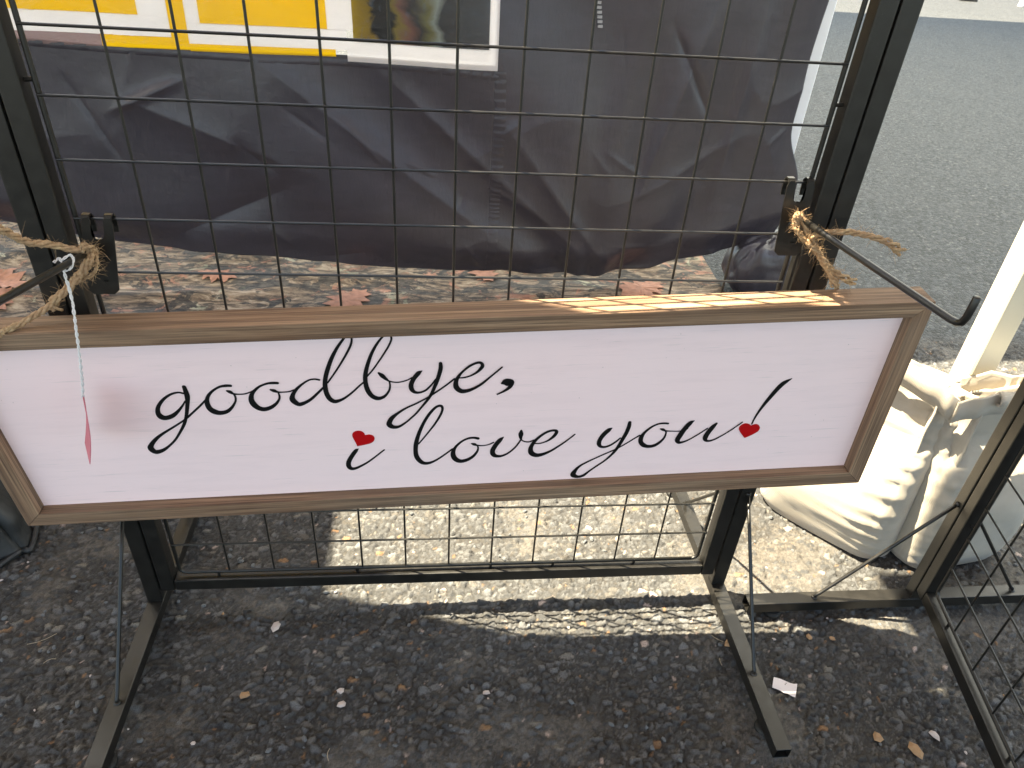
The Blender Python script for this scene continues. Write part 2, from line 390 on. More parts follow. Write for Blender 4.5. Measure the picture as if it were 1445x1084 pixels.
LETTERS = {
 'goodbye': [
  '-3840,583,28 -3921,606,27 -4039,574,31 -4167,481,40 -4264,359,50 -4298,252,65 -4276,170,91 -4208,146,73 -4110,181,61 -4014,259,41 -3931,350,27 -3862,444,17',
  '-3810,703,52 -3808,644,58 -3810,539,67 -3835,423,52 -3877,287,46 -3925,150,40 -3990,11,40 -4080,-129,33 -4199,-290,29 -4324,-410,32 -4438,-490,52 -4547,-517,77 -4596,-447,88 -4570,-369,63 -4462,-248,47 -4346,-158,36 -4217,-75,29 -4089,6,25 -3970,87,24 -3903,142,27 -3787,246,26 -3671,351,26 -3569,455,22',
  '-3167,690,39 -3236,694,42 -3320,679,32 -3412,629,30 -3497,551,39 -3547,466,51 -3566,369,68 -3548,278,80 -3494,221,87 -3418,197,69 -3322,219,55 -3240,287,38 -3175,376,26 -3148,444,24 -3148,512,23 -3160,546,22',
  '-3234,600,28 -3197,577,51 -3156,542,28 -3082,530,18 -3000,533,17 -2912,563,18 -2875,584,17',
  '-2503,705,35 -2572,710,38 -2647,704,30 -2750,666,28 -2837,600,38 -2902,520,52 -2930,424,71 -2914,334,85 -2861,261,77 -2785,231,69 -2689,257,56 -2601,320,40 -2542,396,27 -2521,460,24 -2525,529,19',
  '-2621,588,28 -2577,568,51 -2523,540,24 -2442,536,17 -2366,543,17 -2294,571,18',
  '-1911,733,27 -1975,749,23 -2059,735,21 -2167,664,27 -2264,573,41 -2331,469,56 -2342,381,81 -2273,298,65 -2179,323,49 -2078,387,38 -1971,489,33 -1873,591,26',
  '-1801,673,19 -1727,774,20 -1626,919,21 -1523,1080,24 -1439,1221,26 -1387,1326,26 -1363,1416,23 -1376,1480,24 -1427,1479,24 -1495,1401,30 -1592,1264,38 -1690,1088,49 -1767,908,55 -1818,760,55 -1842,628,60 -1843,492,64 -1813,382,69 -1753,325,64 -1668,340,42 -1569,398,29 -1450,500,24 -1364,587,22 -1288,656,20',
  '-1231,758,20 -1146,858,19 -1050,993,19 -945,1153,20 -867,1284,21 -820,1397,23 -835,1470,24 -900,1469,23 -971,1399,25 -1057,1275,33 -1139,1116,41 -1213,917,50 -1251,769,56 -1260,635,58 -1245,508,66 -1203,408,66 -1140,355,67 -1071,351,51 -998,396,35 -939,482,25 -916,569,21 -917,656,18',
  '-1054,815,28 -1011,764,61 -960,700,40 -912,656,19 -816,631,15 -725,642,15 -647,671,15 -587,708,18',
  '-437,822,11 -488,783,58 -563,685,58 -608,582,61 -607,494,62 -566,436,46 -498,425,31 -413,458,28 -357,510,25 -296,585,22 -246,663,17',
  '-161,944,45 -165,855,54 -194,742,53 -236,610,50 -281,495,45 -331,379,40 -394,272,34 -480,155,28 -575,27,25 -660,-62,24 -729,-131,25 -847,-219,37 -932,-229,60 -987,-190,80 -994,-136,70 -946,-45,61 -852,43,38 -719,138,27 -558,221,23 -383,326,23 -294,393,26 -190,470,22 -78,562,22 25,654,23',
  '82,668,15 171,670,19 271,703,23 364,765,32 426,840,47 439,890,43 405,930,37 337,920,33 237,863,32 136,764,31 72,671,46 42,576,61 52,487,74 116,420,70 201,420,55 303,460,42 428,545,33 538,651,25 638,748,23 722,831,20',
  '725,536,35 761,548,102 807,551,122 854,549,89 854,490,57 815,436,45 753,386,31 651,329,18',
 ],
 'i': [
  '-1521,-649,9 -1561,-683,53 -1640,-798,62 -1700,-912,66 -1715,-999,69 -1690,-1060,65 -1628,-1070,47 -1531,-1025,35 -1403,-941,27 -1274,-831,23 -1180,-744,21 -1125,-696,18',
 ],
 'love': [
  '-586,-608,18 -507,-498,19 -408,-357,22 -310,-209,26 -225,-54,30 -182,59,31 -181,125,35 -214,151,39 -278,122,36 -359,28,40 -443,-108,41 -517,-265,46 -580,-433,53 -624,-605,63 -642,-765,63 -631,-883,71 -585,-978,72 -523,-1028,59 -436,-1025,44 -327,-968,31 -189,-858,24 -63,-745,23',
  '345,-547,45 278,-528,37 186,-539,33 84,-599,31 -12,-708,39 -56,-822,63 -45,-930,78 8,-999,78 77,-1021,65 172,-992,55 260,-925,43 325,-826,32 342,-752,22 333,-699,19',
  '247,-651,25 287,-669,49 333,-693,25 413,-704,17 506,-689,17 587,-648,21',
  '744,-543,12 689,-602,64 615,-717,68 570,-831,70 590,-918,71 660,-951,48 739,-939,34 833,-880,27 927,-779,23 988,-678,22 1018,-616,22',
  '1023,-422,28 1019,-492,69 1017,-564,46 1034,-624,18 1097,-663,19 1159,-667,19 1224,-636,21',
  '1231,-710,17 1332,-710,19 1440,-668,25 1531,-586,43 1577,-506,49 1572,-460,45 1509,-450,37 1418,-485,37 1312,-572,40 1222,-692,52 1178,-817,65 1197,-915,82 1277,-968,74 1388,-949,52 1512,-882,36 1649,-773,27 1769,-664,22 1876,-553,18',
 ],
 'you': [
  '2460,-460,12 2415,-496,65 2340,-588,70 2290,-693,65 2279,-782,62 2310,-844,47 2379,-862,37 2465,-828,32 2548,-759,28 2617,-680,21',
  '2734,-356,47 2729,-448,59 2700,-581,58 2660,-697,56 2620,-814,50 2565,-941,45 2500,-1049,35 2405,-1166,28 2278,-1283,27 2165,-1391,29 2072,-1485,47 1981,-1509,52 1913,-1474,84 1904,-1422,77 1954,-1320,47 2032,-1235,33 2176,-1141,25 2335,-1048,23 2492,-961,21 2606,-893,20 2717,-810,20 2826,-721,20 2924,-642,24',
  '3353,-416,31 3275,-407,32 3188,-421,28 3093,-479,32 3002,-581,42 2956,-686,65 2960,-785,67 3014,-859,71 3094,-894,57 3190,-880,54 3271,-815,44 3333,-719,30 3349,-622,22 3335,-572,17',
  '3249,-522,22 3290,-540,44 3342,-570,23 3448,-584,16 3546,-590,16 3618,-575,16 3690,-545,18',
  '3769,-382,13 3713,-426,71 3640,-551,77 3583,-695,83 3560,-785,73 3597,-839,50 3668,-828,32 3757,-780,22 3857,-701,22 3941,-628,20 4013,-561,22',
  '4145,-461,34 4098,-533,71 4042,-649,77 4015,-754,76 4035,-819,46 4099,-834,32 4182,-801,25 4297,-718,20 4421,-609,20 4567,-459,18',
 ],
 'bang': [
  '5166,387,10 5096,335,54 5039,281,74 4978,178,69 4905,26,61 4833,-139,45 4784,-278,32 4749,-410,24 4733,-512,18',
 ],
}
HEARTS = [
 '-1386,-369 -1395,-330 -1425,-291 -1473,-274 -1528,-285 -1567,-320 -1579,-371 -1568,-432 -1546,-511 -1528,-590 -1465,-578 -1386,-560 -1320,-540 -1271,-503 -1249,-452 -1254,-408 -1282,-375 -1325,-362 -1364,-367',
 '4730,-544 4691,-510 4630,-490 4571,-513 4541,-564 4544,-616 4581,-682 4627,-743 4675,-804 4746,-767 4817,-718 4871,-668 4885,-606 4860,-545 4813,-517 4766,-523',
]

# ------------------------------------------------------------------ ground: worn asphalt, stones real where they can be told apart
def cells(x, y, s, seed):
    n = 512
    r = np.random.default_rng(seed); J = r.random((n, n, 2)).astype(np.float32); V = r.random((n, n, 5)).astype(np.float32)
    gx = x / s; gy = y / s; ix = np.floor(gx).astype(int); iy = np.floor(gy).astype(int)
    f1 = np.full(x.shape, 9., np.float32); f2 = f1.copy(); best = np.zeros(x.shape + (2,), int); dx1 = np.zeros_like(f1); dy1 = np.zeros_like(f1)
    for a in (-1, 0, 1):
        for b in (-1, 0, 1):
            jx = (ix + a) % n; jy = (iy + b) % n
            dx = gx - (ix + a + J[jx, jy, 0]); dy = gy - (iy + b + J[jx, jy, 1])
            d = np.sqrt(dx * dx + dy * dy).astype(np.float32)
            c = d < f1
            f2 = np.where(c, f1, np.minimum(f2, d))
            best[..., 0] = np.where(c, jx, best[..., 0]); best[..., 1] = np.where(c, jy, best[..., 1])
            dx1 = np.where(c, dx, dx1); dy1 = np.where(c, dy, dy1); f1 = np.where(c, d, f1)
    return f1, f2, V[best[..., 0], best[..., 1]], dx1 * s, dy1 * s

def sstep(x, a, b):
    t = np.clip((x - a) / (b - a), 0, 1); return t * t * (3 - 2 * t)

def build_ground():
    X0, X1, Y0, Y1, st = -1.40, 2.0, -0.74, 1.06, 0.0029
    nx = int((X1 - X0) / st) + 1; ny = int((Y1 - Y0) / st) + 1
    gx, gy = np.meshgrid(np.linspace(X0, X1, nx), np.linspace(Y0, Y1, ny), indexing='ij')
    wx = gx + .008 * (fbm(gx * 70, gy * 70, 3, 2) - .4) + .0035 * (vnoise(gx * 210, gy * 210, 8) - .5)
    wy = gy + .008 * (fbm(gx * 70 + 40, gy * 70 + 9, 4, 2) - .4) + .0035 * (vnoise(gx * 210, gy * 210, 9) - .5)
    a1, a2, av, adx, ady = cells(wx * .78 + wy * .35, wy * 1.15 - wx * .3, .0140, 11)
    b1, b2, bv, bdx, bdy = cells(wx * 1.1 - wy * .45, wy * .85 + wx * .35, .0066, 12)
    big = av[..., 0] < .5
    ma = sstep(a2 - a1, .05, .28); mb = sstep(b2 - b1, .04, .3)
    ha = ma * (.0012 + .0058 * av[..., 1]) + ma * (adx * (av[..., 2] - .5) + ady * (av[..., 3] - .5)) * 1.1
    hb = mb * (.0002 + .0042 * bv[..., 1]) + mb * (bdx * (bv[..., 2] - .5) + bdy * (bv[..., 3] - .5)) * 1.2
    h = np.where(big, np.maximum(ha, hb * .3), hb)
    fill_n = fbm(gx * 5.5, gy * 5.5, 21, 5)
    fill = .0034 * sstep(fill_n, .55, .74)
    dirt = sstep(fill - h, -.0006, .0010) * sstep(fill_n, .53, .63)
    h = np.maximum(h, fill + .0011 * vnoise(gx * 230, gy * 230, 30))
    h = h + .0007 * (vnoise(gx * 170, gy * 170, 31) - .5)
    crack = np.abs(fbm(gx * 3.2 + 7, gy * 3.2, 33, 5) - .47)
    ck = 1 - sstep(crack, .002, .008)
    h = h - .002 * ck
    h = h + .006 * (fbm(gx * 4, gy * 4, 41, 3) - .45)
    edge = np.minimum(np.minimum(gx - X0, X1 - gx), np.minimum(gy - Y0, Y1 - gy))
    fade = sstep(edge, 0, .12)
    h = (h - .0036) * fade
    # colours of the stones themselves
    def stone_col(v):
        g = .058 + .098 * v[..., 4] ** 2.2
        c = np.stack([g * .98, g * 1.0, g * 1.03], -1)
        warm = (v[..., 0] * 7.3) % 1
        c = np.where((warm > .80)[..., None], c * np.array([1.12, 1.02, .90]), c)
        c = np.where((warm > .978)[..., None], np.array([.26, .155, .085]), c)
        c = np.where((warm > .991)[..., None], np.array([.46, .37, .33]), c)
        c = np.where((warm < .02)[..., None], np.array([.20, .19, .17]), c)
        return c
    ca = stone_col(av); cb = stone_col(bv) * .85
    c = np.where(big[..., None], ca, cb)
    m = np.where(big, ma, mb)[..., None]
    tar = np.array([.040, .039, .038])
    c = tar * (1 - m) + c * m
    brown = np.array([.112, .103, .092]) * (.6 + .8 * vnoise(gx * 260, gy * 260, 50))[..., None]
    c = c * (1 - .85 * dirt[..., None]) + brown * .85 * dirt[..., None]
    reddish = sstep(fbm(gx * 3 + 3, gy * 3, 61, 3), .46, .62)[..., None]
    c = c * (1 - .35 * reddish * np.array([.0, .12, .25]))
    c = c * (1 - .25 * ck[..., None])
    n = nx * ny
    V = np.zeros((n + 8, 3)); V[:n, 0] = gx.ravel(); V[:n, 1] = gy.ravel(); V[:n, 2] = h.ravel()
    B = 160.0
    V[n:n + 4] = [(-B, -B, 0), (B, -B, 0), (B, B, 0), (-B, B, 0)]
    F = grid_faces(nx, ny)
    i00, i10, i11, i01 = 0, (nx - 1) * ny, nx * ny - 1, ny - 1
    F = np.vstack([F, [(n, n + 1, i10, i00), (n + 1, n + 2, i11, i10), (n + 2, n + 3, i01, i11), (n + 3, n, i00, i01)]])
    me = np_mesh('ground', V[:n + 4], F)
    A = np.zeros((n + 4, 4), np.float32); A[:n, :3] = c.reshape(-1, 3); A[:n, 3] = fade.ravel()
    at = me.attributes.new('stone', 'FLOAT_COLOR', 'POINT'); at.data.foreach_set('color', A.ravel())
    o = link('ground', me, M['ground'])
    o['kind'] = 'structure'
    return o
ground = build_ground()

# loose grit, pale chips and straw bits lying on the asphalt (nobody could count them)
def pebble(mb, x, y, r, ang, flat=.45, z=0):
    k = 6; V = []
    rr = [r * random.uniform(.65, 1.15) for _ in range(k)]
    el = random.uniform(1.0, 1.7)
    for lv, (s, zz) in enumerate(((.75, -.2), (1.0, .25), (.55, 1.0))):
        for i in range(k):
            a = 2 * math.pi * i / k
            px, py = rr[i] * s * math.cos(a) * el, rr[i] * s * math.sin(a)
            V.append((x + px * math.cos(ang) - py * math.sin(ang), y + px * math.sin(ang) + py * math.cos(ang), z + zz * r * flat * 2))
    F = [(l * k + i, l * k + (i + 1) % k, (l + 1) * k + (i + 1) % k, (l + 1) * k + i) for l in (0, 1) for i in range(k)] + [tuple(range(2 * k, 3 * k))]
    mb.add(V, F)
mats = [m_plain('tan_stone', (.36, .22, .12), .75, .3, 200, .3), m_plain('pale_stone', (.52, .44, .40), .7, .3, 200, .3), m_plain('grey_stone', (.12, .125, .13), .65, .35, 200, .3)]
for mi, (mt, nm, cnt) in enumerate(zip(mats, ('tan grit', 'pale grit', 'dark grey grit'), (14, 26, 420))):
    mb = MB()
    for _ in range(cnt):
        pebble(mb, random.uniform(-1.0, 1.35), random.uniform(-.5, .35), random.uniform(.0016, .0042) * (1.25 if mi == 2 else 1), random.uniform(0, 6.3), z=-.0008)
    if mi == 0:
        for x, y, r in ((-.352, -.185, .0075), (.735, -.318, .010), (.79, -.345, .011), (.70, -.115, .007), (.745, -.12, .006), (.535, -.12, .008)):
            pebble(mb, x, y, r, random.uniform(0, 6), .3, z=0)
    if mi == 1:
        for x, y, r in ((-.322, -.045, .009), (-.19, -.185, .008), (-.185, -.21, .007), (.063, -.20, .0055), (.84, -.32, .008)):
            pebble(mb, x, y, r, random.uniform(0, 6), .3, z=0)
    o = mb.build('loose_grit', mt)
    tag(o, None, None, None, 'stuff'); o['label'] = nm + ' scattered over the worn asphalt'
mb = MB()
for _ in range(9):
    x, y, a, l = random.uniform(-.9, 1.2), random.uniform(-.5, .3), random.uniform(0, 6.3), random.uniform(.012, .05)
    P = [(x + l * t * math.cos(a + .5 * t), y + l * t * math.sin(a + .5 * t), .0022 + .002 * math.sin(3 * t)) for t in (0, .33, .66, 1)]
    mb.tube(P, .0005, 4)
o = mb.build('straw_bits', M['straw']); o['kind'] = 'stuff'; o['label'] = 'dry straw bits strewn over the asphalt'

# ------------------------------------------------------------------ tents: unseen roofs, some added, sized to make the shade
def tent(name, label, roof_mat, pole_mat, corners, z, peak, poles, pw=.022, group='market tents'):
    c = np.mean(np.array(corners), 0)
    t = empty(name, label, 'tent', (c[0], c[1], 0), 0, group)
    mb = MB(); n = len(corners)
    V = [(x - c[0], y - c[1], z) for x, y in corners] + [(x - c[0], y - c[1], z - .16) for x, y in corners] + [(0, 0, z + peak)]
    F = [(i, (i + 1) % n, 2 * n) for i in range(n)] + [(i + n, (i + 1) % n + n, (i + 1) % n, i) for i in range(n)]
    mb.add(V, F).build('canopy', roof_mat, t)
    for px, py in poles:
        q = MB(); q.box((px - c[0] - pw, py - c[1] - pw, .006), (px - c[0] + pw, py - c[1] + pw, z + .02))
        p = q.build('pole', pole_mat, t, .004)
        q = MB(); q.box((px - c[0] - .05, py - c[1] - .05, 0), (px - c[0] + .05, py - c[1] + .05, .006)); q.build('foot_plate', pole_mat, p)
    return t
Z1 = 2.2
rear_tent = tent('market_tent', 'white tent with white leg, standing behind the black side wall', M['roof_rear'], M['white_metal'],
     [(-5.2, 1.33), (1.16, 1.33), (1.16, 4.4), (-5.2, 4.4)], Z1, .8, [(1.127, 1.375), (-5.1, 1.375), (1.127, 4.35), (-5.1, 4.35)])
marquee = tent('market_tent', 'white tent whose cream leg rises out of the canvas weight bag', M['roof_white'], M['cream_metal'],
     [(1.07, .22), (8.6, .22), (8.6, 9.6), (1.07, 9.6)], 2.45, 1.0, [(1.148, .29), (8.5, .29), (8.5, 9.5), (1.15, 9.5)], .029)  # leg is in view; roof is unseen, stretched to shade the asphalt
own_shade_roof = tent('market_tent', 'unseen tent roof shaped to shade the front of the framed sign', M['roof_dim'], M['white_metal'],
     [(-4.4, .52), (-1.46, .49), (-.62, .235), (-.52, .182), (-.2, .188), (-.2, -2.1), (-4.4, -2.1)], Z1, .3, [(-4.35, .45), (-4.35, -2.05), (-1.5, .44)])  # out of view; outline bent to fit where sun and shade fall
side_shade_roof = tent('market_tent', 'unseen tent roof added to shade the paper scrap and second rack', M['roof_dim'], M['white_metal'],
     [(-.2, .47), (2.9, .47), (2.9, -2.1), (-.2, -2.1)], Z1 + .12, .6, [(2.85, .31), (2.85, -2.05), (-.15, -2.05)])  # unseen roof added to keep sun off the ground by the second rack
left_shade_roof = tent('market_tent', 'unseen white roof added for shade beyond the black cloth bag', M['roof_thin'], M['white_metal'],
     [(-4.5, .46), (-1.46, .46), (-1.46, 1.28), (-4.5, 1.28)], Z1 + .16, .3, [(-4.45, .6), (-4.45, 1.24)])  # unseen roof added to bound the sun patch and brighten shade below

# ------------------------------------------------------------------ black side wall with its printed windows
HEM_X = [-2.2, -1.35, -1.05, -.515, .04, .30, .53, .72, .93, 1.03, 1.115]
HEM_Z = [.26, .21, .152, .114, .075, .066, .056, .095, .155, .185, .22]
def hem(x): return np.interp(x, HEM_X, HEM_Z)
def crease(x, z, x0, z0, x1, z1, w, a):
    dx, dz = x1 - x0, z1 - z0; L = math.hypot(dx, dz)
    t = ((x - x0) * dx + (z - z0) * dz) / L / L; d = ((x - x0) * -dz + (z - z0) * dx) / L
    env = np.exp(-((t - .5) / .42) ** 4)
    return a * env * (1 - np.tanh(np.abs(d) / w) ** 1.0)
def wall_y(x, z):
    x = np.asarray(x, float); z = np.asarray(z, float)
    y = 1.30 + .06 * (fbm(x * 1.1, z * .9, 71, 2) - .4)
    u = x * .80 + z * .60; v = -x * .60 + z * .80
    mid = np.exp(-((x + .02) / .55) ** 2)
    # broad soft folds falling to the low point of the hem, straighter ones beyond the seam
    y = y - .020 * mid * np.sin(11.5 * (x * .66 + z * .75) + 1.2 * vnoise(u * 1.2, v * 2, 72)) * sstep(z, .05, .30)
    y = y + .009 * np.sin(31 * (x - .10 * z) + 3.0 * vnoise(x * 3, z * 1.4, 73)) * sstep(x, .25, .65) * (.45 + .55 * vnoise(x * 4 + 2, z * 1.5, 70))
    r = 1 - np.abs(2 * vnoise(u * 2.2 + 9, v * 5, 74) - 1); y = y - .007 * r ** 3 * (1 - mid * .5)
    px, pz = .50, -.05
    ang = np.arctan2(x - px, z - pz); rad = np.hypot(x - px, z - pz)
    y = y + .010 * np.sin(ang * 9 + 1.6 * vnoise(ang * 2, rad * 2, 75)) * np.exp(-((rad - .26) / .22) ** 2)
    for (a, b, c, d, w, q) in ((-.95, .62, -.40, .40, .06, -.016), (-.55, .74, .20, .18, .05, -.016), (-.20, .72, .48, .14, .045, -.018), (.15, .62, .56, .10, .04, -.014),
                               (-1.05, .66, -.93, .40, .012, .008), (-.95, .56, -.72, .66, .018, -.012), (.78, .95, .62, .3, .03, -.012),
                               (.66, .86, .82, .60, .014, .012), (-.62, .50, -.50, .40, .03, .012), (.92, .95, .88, .3, .03, -.012), (-.85, .18, -.45, .36, .05, .012)):
        y = y + crease(x, z, a, b, c, d, w, q)
    rc_ = np.random.default_rng(79)
    for _ in range(36):
        cx_, cz_ = rc_.uniform(-1.3, 1.1), rc_.uniform(.1, .95); an_ = rc_.normal(-.6, .8); ln_ = rc_.uniform(.05, .2)
        y = y + crease(x, z, cx_, cz_, cx_ + ln_ * math.cos(an_), cz_ + ln_ * math.sin(an_), rc_.uniform(.006, .016), rc_.uniform(-.006, .005))
    y = y + .05 * sstep(-(z - hem(x)), -.10, 0) * vnoise(x * 4, 0, 76)
    return y
def wall_patch(name, x0, x1, z0, z1, off, mat, parent, nx=0, nz=0, hemmed=False, thick=0):
    nx = nx or max(6, int((x1 - x0) / .02)); nz = nz or max(4, int((z1 - z0) / .02))
    s, q = np.meshgrid(np.linspace(0, 1, nx), np.linspace(0, 1, nz), indexing='ij')
    x = x0 + (x1 - x0) * s
    if hemmed:
        h = hem(x) + .006 * (vnoise(x * 14, 0, 77) - .5); z = h + (z1 - h) * q
        x = x + sstep(x, .65, 1.115) * (.012 * (vnoise(z * 5, 3, 78) - .5) - .028 * sstep(z, .42, .62) + .035 * (1 - sstep(z, .40, .58)))
    else:
        z = z0 + (z1 - z0) * q
        if name == 'fabric' and x1 > 1: x = x + sstep(s, .52, 1) * (.012 * (vnoise(z * 5, 3, 78) - .5) - .028)
    y = wall_y(x, z) + off
    V = np.stack([x, y, z], -1).reshape(-1, 3)
    o = link(name, np_mesh(name, V, grid_faces(nx, nz)), mat, parent, True)
    if thick:
        m = o.modifiers.new('thickness', 'SOLIDIFY'); m.thickness = thick; m.offset = 1
    return o
wall = empty('tent_side_wall', 'crumpled black tent side wall with yellow and white printed panels', 'tent wall', (0, 0, 0))
wall_patch('fabric', -2.2, .152, 0, .738, 0, M['black'], wall, 400, 150, True, .003)
wall_patch('fabric', .149, 1.115, 0, 2.06, 0, M['black'], wall, 200, 330, True, .003)
wall_patch('fabric', -2.2, -1.949, .736, 2.06, 0, M['black'], wall, 30, 120, False, .003)
# printed strip of thin vinyl, light shines through it: white borders, yellow fields, a picture
for n, a0, a1, z0, z1, m_, k in (
        ('yellow_panel', -1.95, -.810, .817, 1.9, 'p_yellow', 0), ('white_border', -1.95, -.735, .765, .818, 'p_white', 1), ('white_border', -.811, -.735, .817, 1.9, 'p_white', 2),
        ('yellow_band', -.736, -.690, .735, 1.9, 'p_yellow', 0), ('yellow_band', -.92, -.735, .735, .766, 'p_yellow', 2), ('yellow_band', -.691, -.300, .733, .753, 'p_yellow', 1),
        ('white_border', -.691, -.655, .803, 1.9, 'p_white', 2), ('white_border', -.691, -.267, .752, .804, 'p_white', 3), ('yellow_panel', -.656, -.318, .803, 1.9, 'p_yellow', 0),
        ('white_border', -.319, -.248, .803, 1.9, 'p_white', 1), ('white_border', -.268, .156, .722, .777, 'p_white', 4), ('picture', -.249, .130, .776, 1.9, 'photo', 0),
        ('white_border', .129, .156, .776, 1.9, 'p_white', 2), ('film_edge', -1.95, -.919, .734, .766, 'p_edge', 0)):
    wall_patch(n, a0, a1, z0, z1, -.005 - .0004 * k, M[m_], wall)
wall_patch('clear_film', -1.95, .135, .745, 1.85, -.010, M['film'], wall)
# seam bands and zip
def seam(P, w, nm, mat=M['black']):
    mb = MB(); L = crom(P, 14)
    V = []
    for i, (x, z) in enumerate(L):
        a = L[max(i - 1, 0)]; b = L[min(i + 1, len(L) - 1)]; t = np.array([b[0] - a[0], b[1] - a[1]]); t /= np.linalg.norm(t) + 1e-9
        for s in (-1, 0, 1):
            xx, zz = x - t[1] * w * s, z + t[0] * w * s
            V.append((xx, float(wall_y(xx, zz)) - (.003 if s else .0065 + .0035 * math.sin(i * 2.1)), zz))
    F = [(i * 3 + k, i * 3 + k + 1, (i + 1) * 3 + k + 1, (i + 1) * 3 + k) for i in range(len(L) - 1) for k in (0, 1)]
    return mb.add(V, F).build(nm, mat, wall, 0, 1, True)
seam([(.165, .72), (.17, .60), (.172, .50), (.172, .40), (.170, .32), (.168, .25), (.165, .09)], .017, 'seam')
seam([(-1.16, .738), (-.9, .728), (-.6, .722), (-.3, .718), (0, .712), (.16, .705)], .010, 'seam')
mb = MB()
for k in range(9):
    z = .848 + k * .012; x = .444 - (z - .85) * .20; y = float(wall_y(x, z)) - .006
    mb.box((x - .0065, y - .004, z - .0035), (x + .0065, y + .003, z + .0035))
mb.build('zip', m_plain('zip_teeth', (.30, .30, .32), .35, .5, 90, .2), wall)

# woodland print cloth spread on the ground under the wall
def camo_cloth():
    nx, ny = 150, 70
    s, q = np.meshgrid(np.linspace(0, 1, nx), np.linspace(0, 1, ny), indexing='ij')
    x = -2.3 + 3.32 * s + .03 * (vnoise(q * 6, 3, 81) - .5); y = .86 + 1.5 * q + .02 * (vnoise(s * 12, 1, 82) - .5)
    r = 1 - np.abs(2 * vnoise(x * 3, y * 7, 83) - 1)
    z = .005 + .026 * r ** 2 * fbm(x * 2, y * 2, 84, 2) * 1.6 + .006 * vnoise(x * 12, y * 12, 85)
    o = link('ground_cloth', np_mesh('ground_cloth', np.stack([x, y, z], -1).reshape(-1, 3), grid_faces(nx, ny)), M['camo'], None, True)
    m = o.modifiers.new('thickness', 'SOLIDIFY'); m.thickness = .003; m.offset = -1
    tag(o, 'woodland leaf and bark print cloth spread under the black side wall', 'cloth')
    # printed oak leaves
    half = [(0, 0), (.06, .10), (.20, .12), (.14, .26), (.34, .34), (.20, .44), (.40, .60), (.20, .64), (.28, .84), (.10, .84), (0, 1.0)]
    out = half + [(-a * .9, b) for a, b in half[-2:0:-1]]
    for (cx, cy, sz, an) in ((-.30, 1.20, .20, 2.6), (-1.42, 1.30, .24, 1.1), (.70, 1.30, .22, 2.2), (-1.36, 1.16, .15, 2.8), (.15, 1.42, .16, .4), (-.75, 1.36, .15, -1.9)):
        pts = np.array([(a * math.cos(an) - b * math.sin(an), a * math.sin(an) + b * math.cos(an)) for a, b in [(p, r_ - .5) for p, r_ in out]]) * sz + (cx, cy)
        ring = np.vstack([np.linspace(pts[i], pts[(i + 1) % len(pts)], 4)[:3] for i in range(len(pts))])
        V = []; n = len(ring)
        for f in (1.0, .66, .33):
            V += [((1 - f) * cx + f * p[0], (1 - f) * cy + f * p[1]) for p in ring]
        V.append((cx, cy)); V = np.array(V)
        # height of the cloth below, by nearest sample
        idx = [np.argmin((x - a) ** 2 + (y - b) ** 2) for a, b in V]
        zz = z.ravel()[idx] + .0045
        F = [(l * n + i, l * n + (i + 1) % n, (l + 1) * n + (i + 1) % n, (l + 1) * n + i) for l in (0, 1) for i in range(n)] + [(2 * n + i, 2 * n + (i + 1) % n, 3 * n) for i in range(n)]
        MB().add(np.column_stack([V, zz]), F).build('leaf_print', M['leaf'], o, 0, 1, True)
camo_cloth()

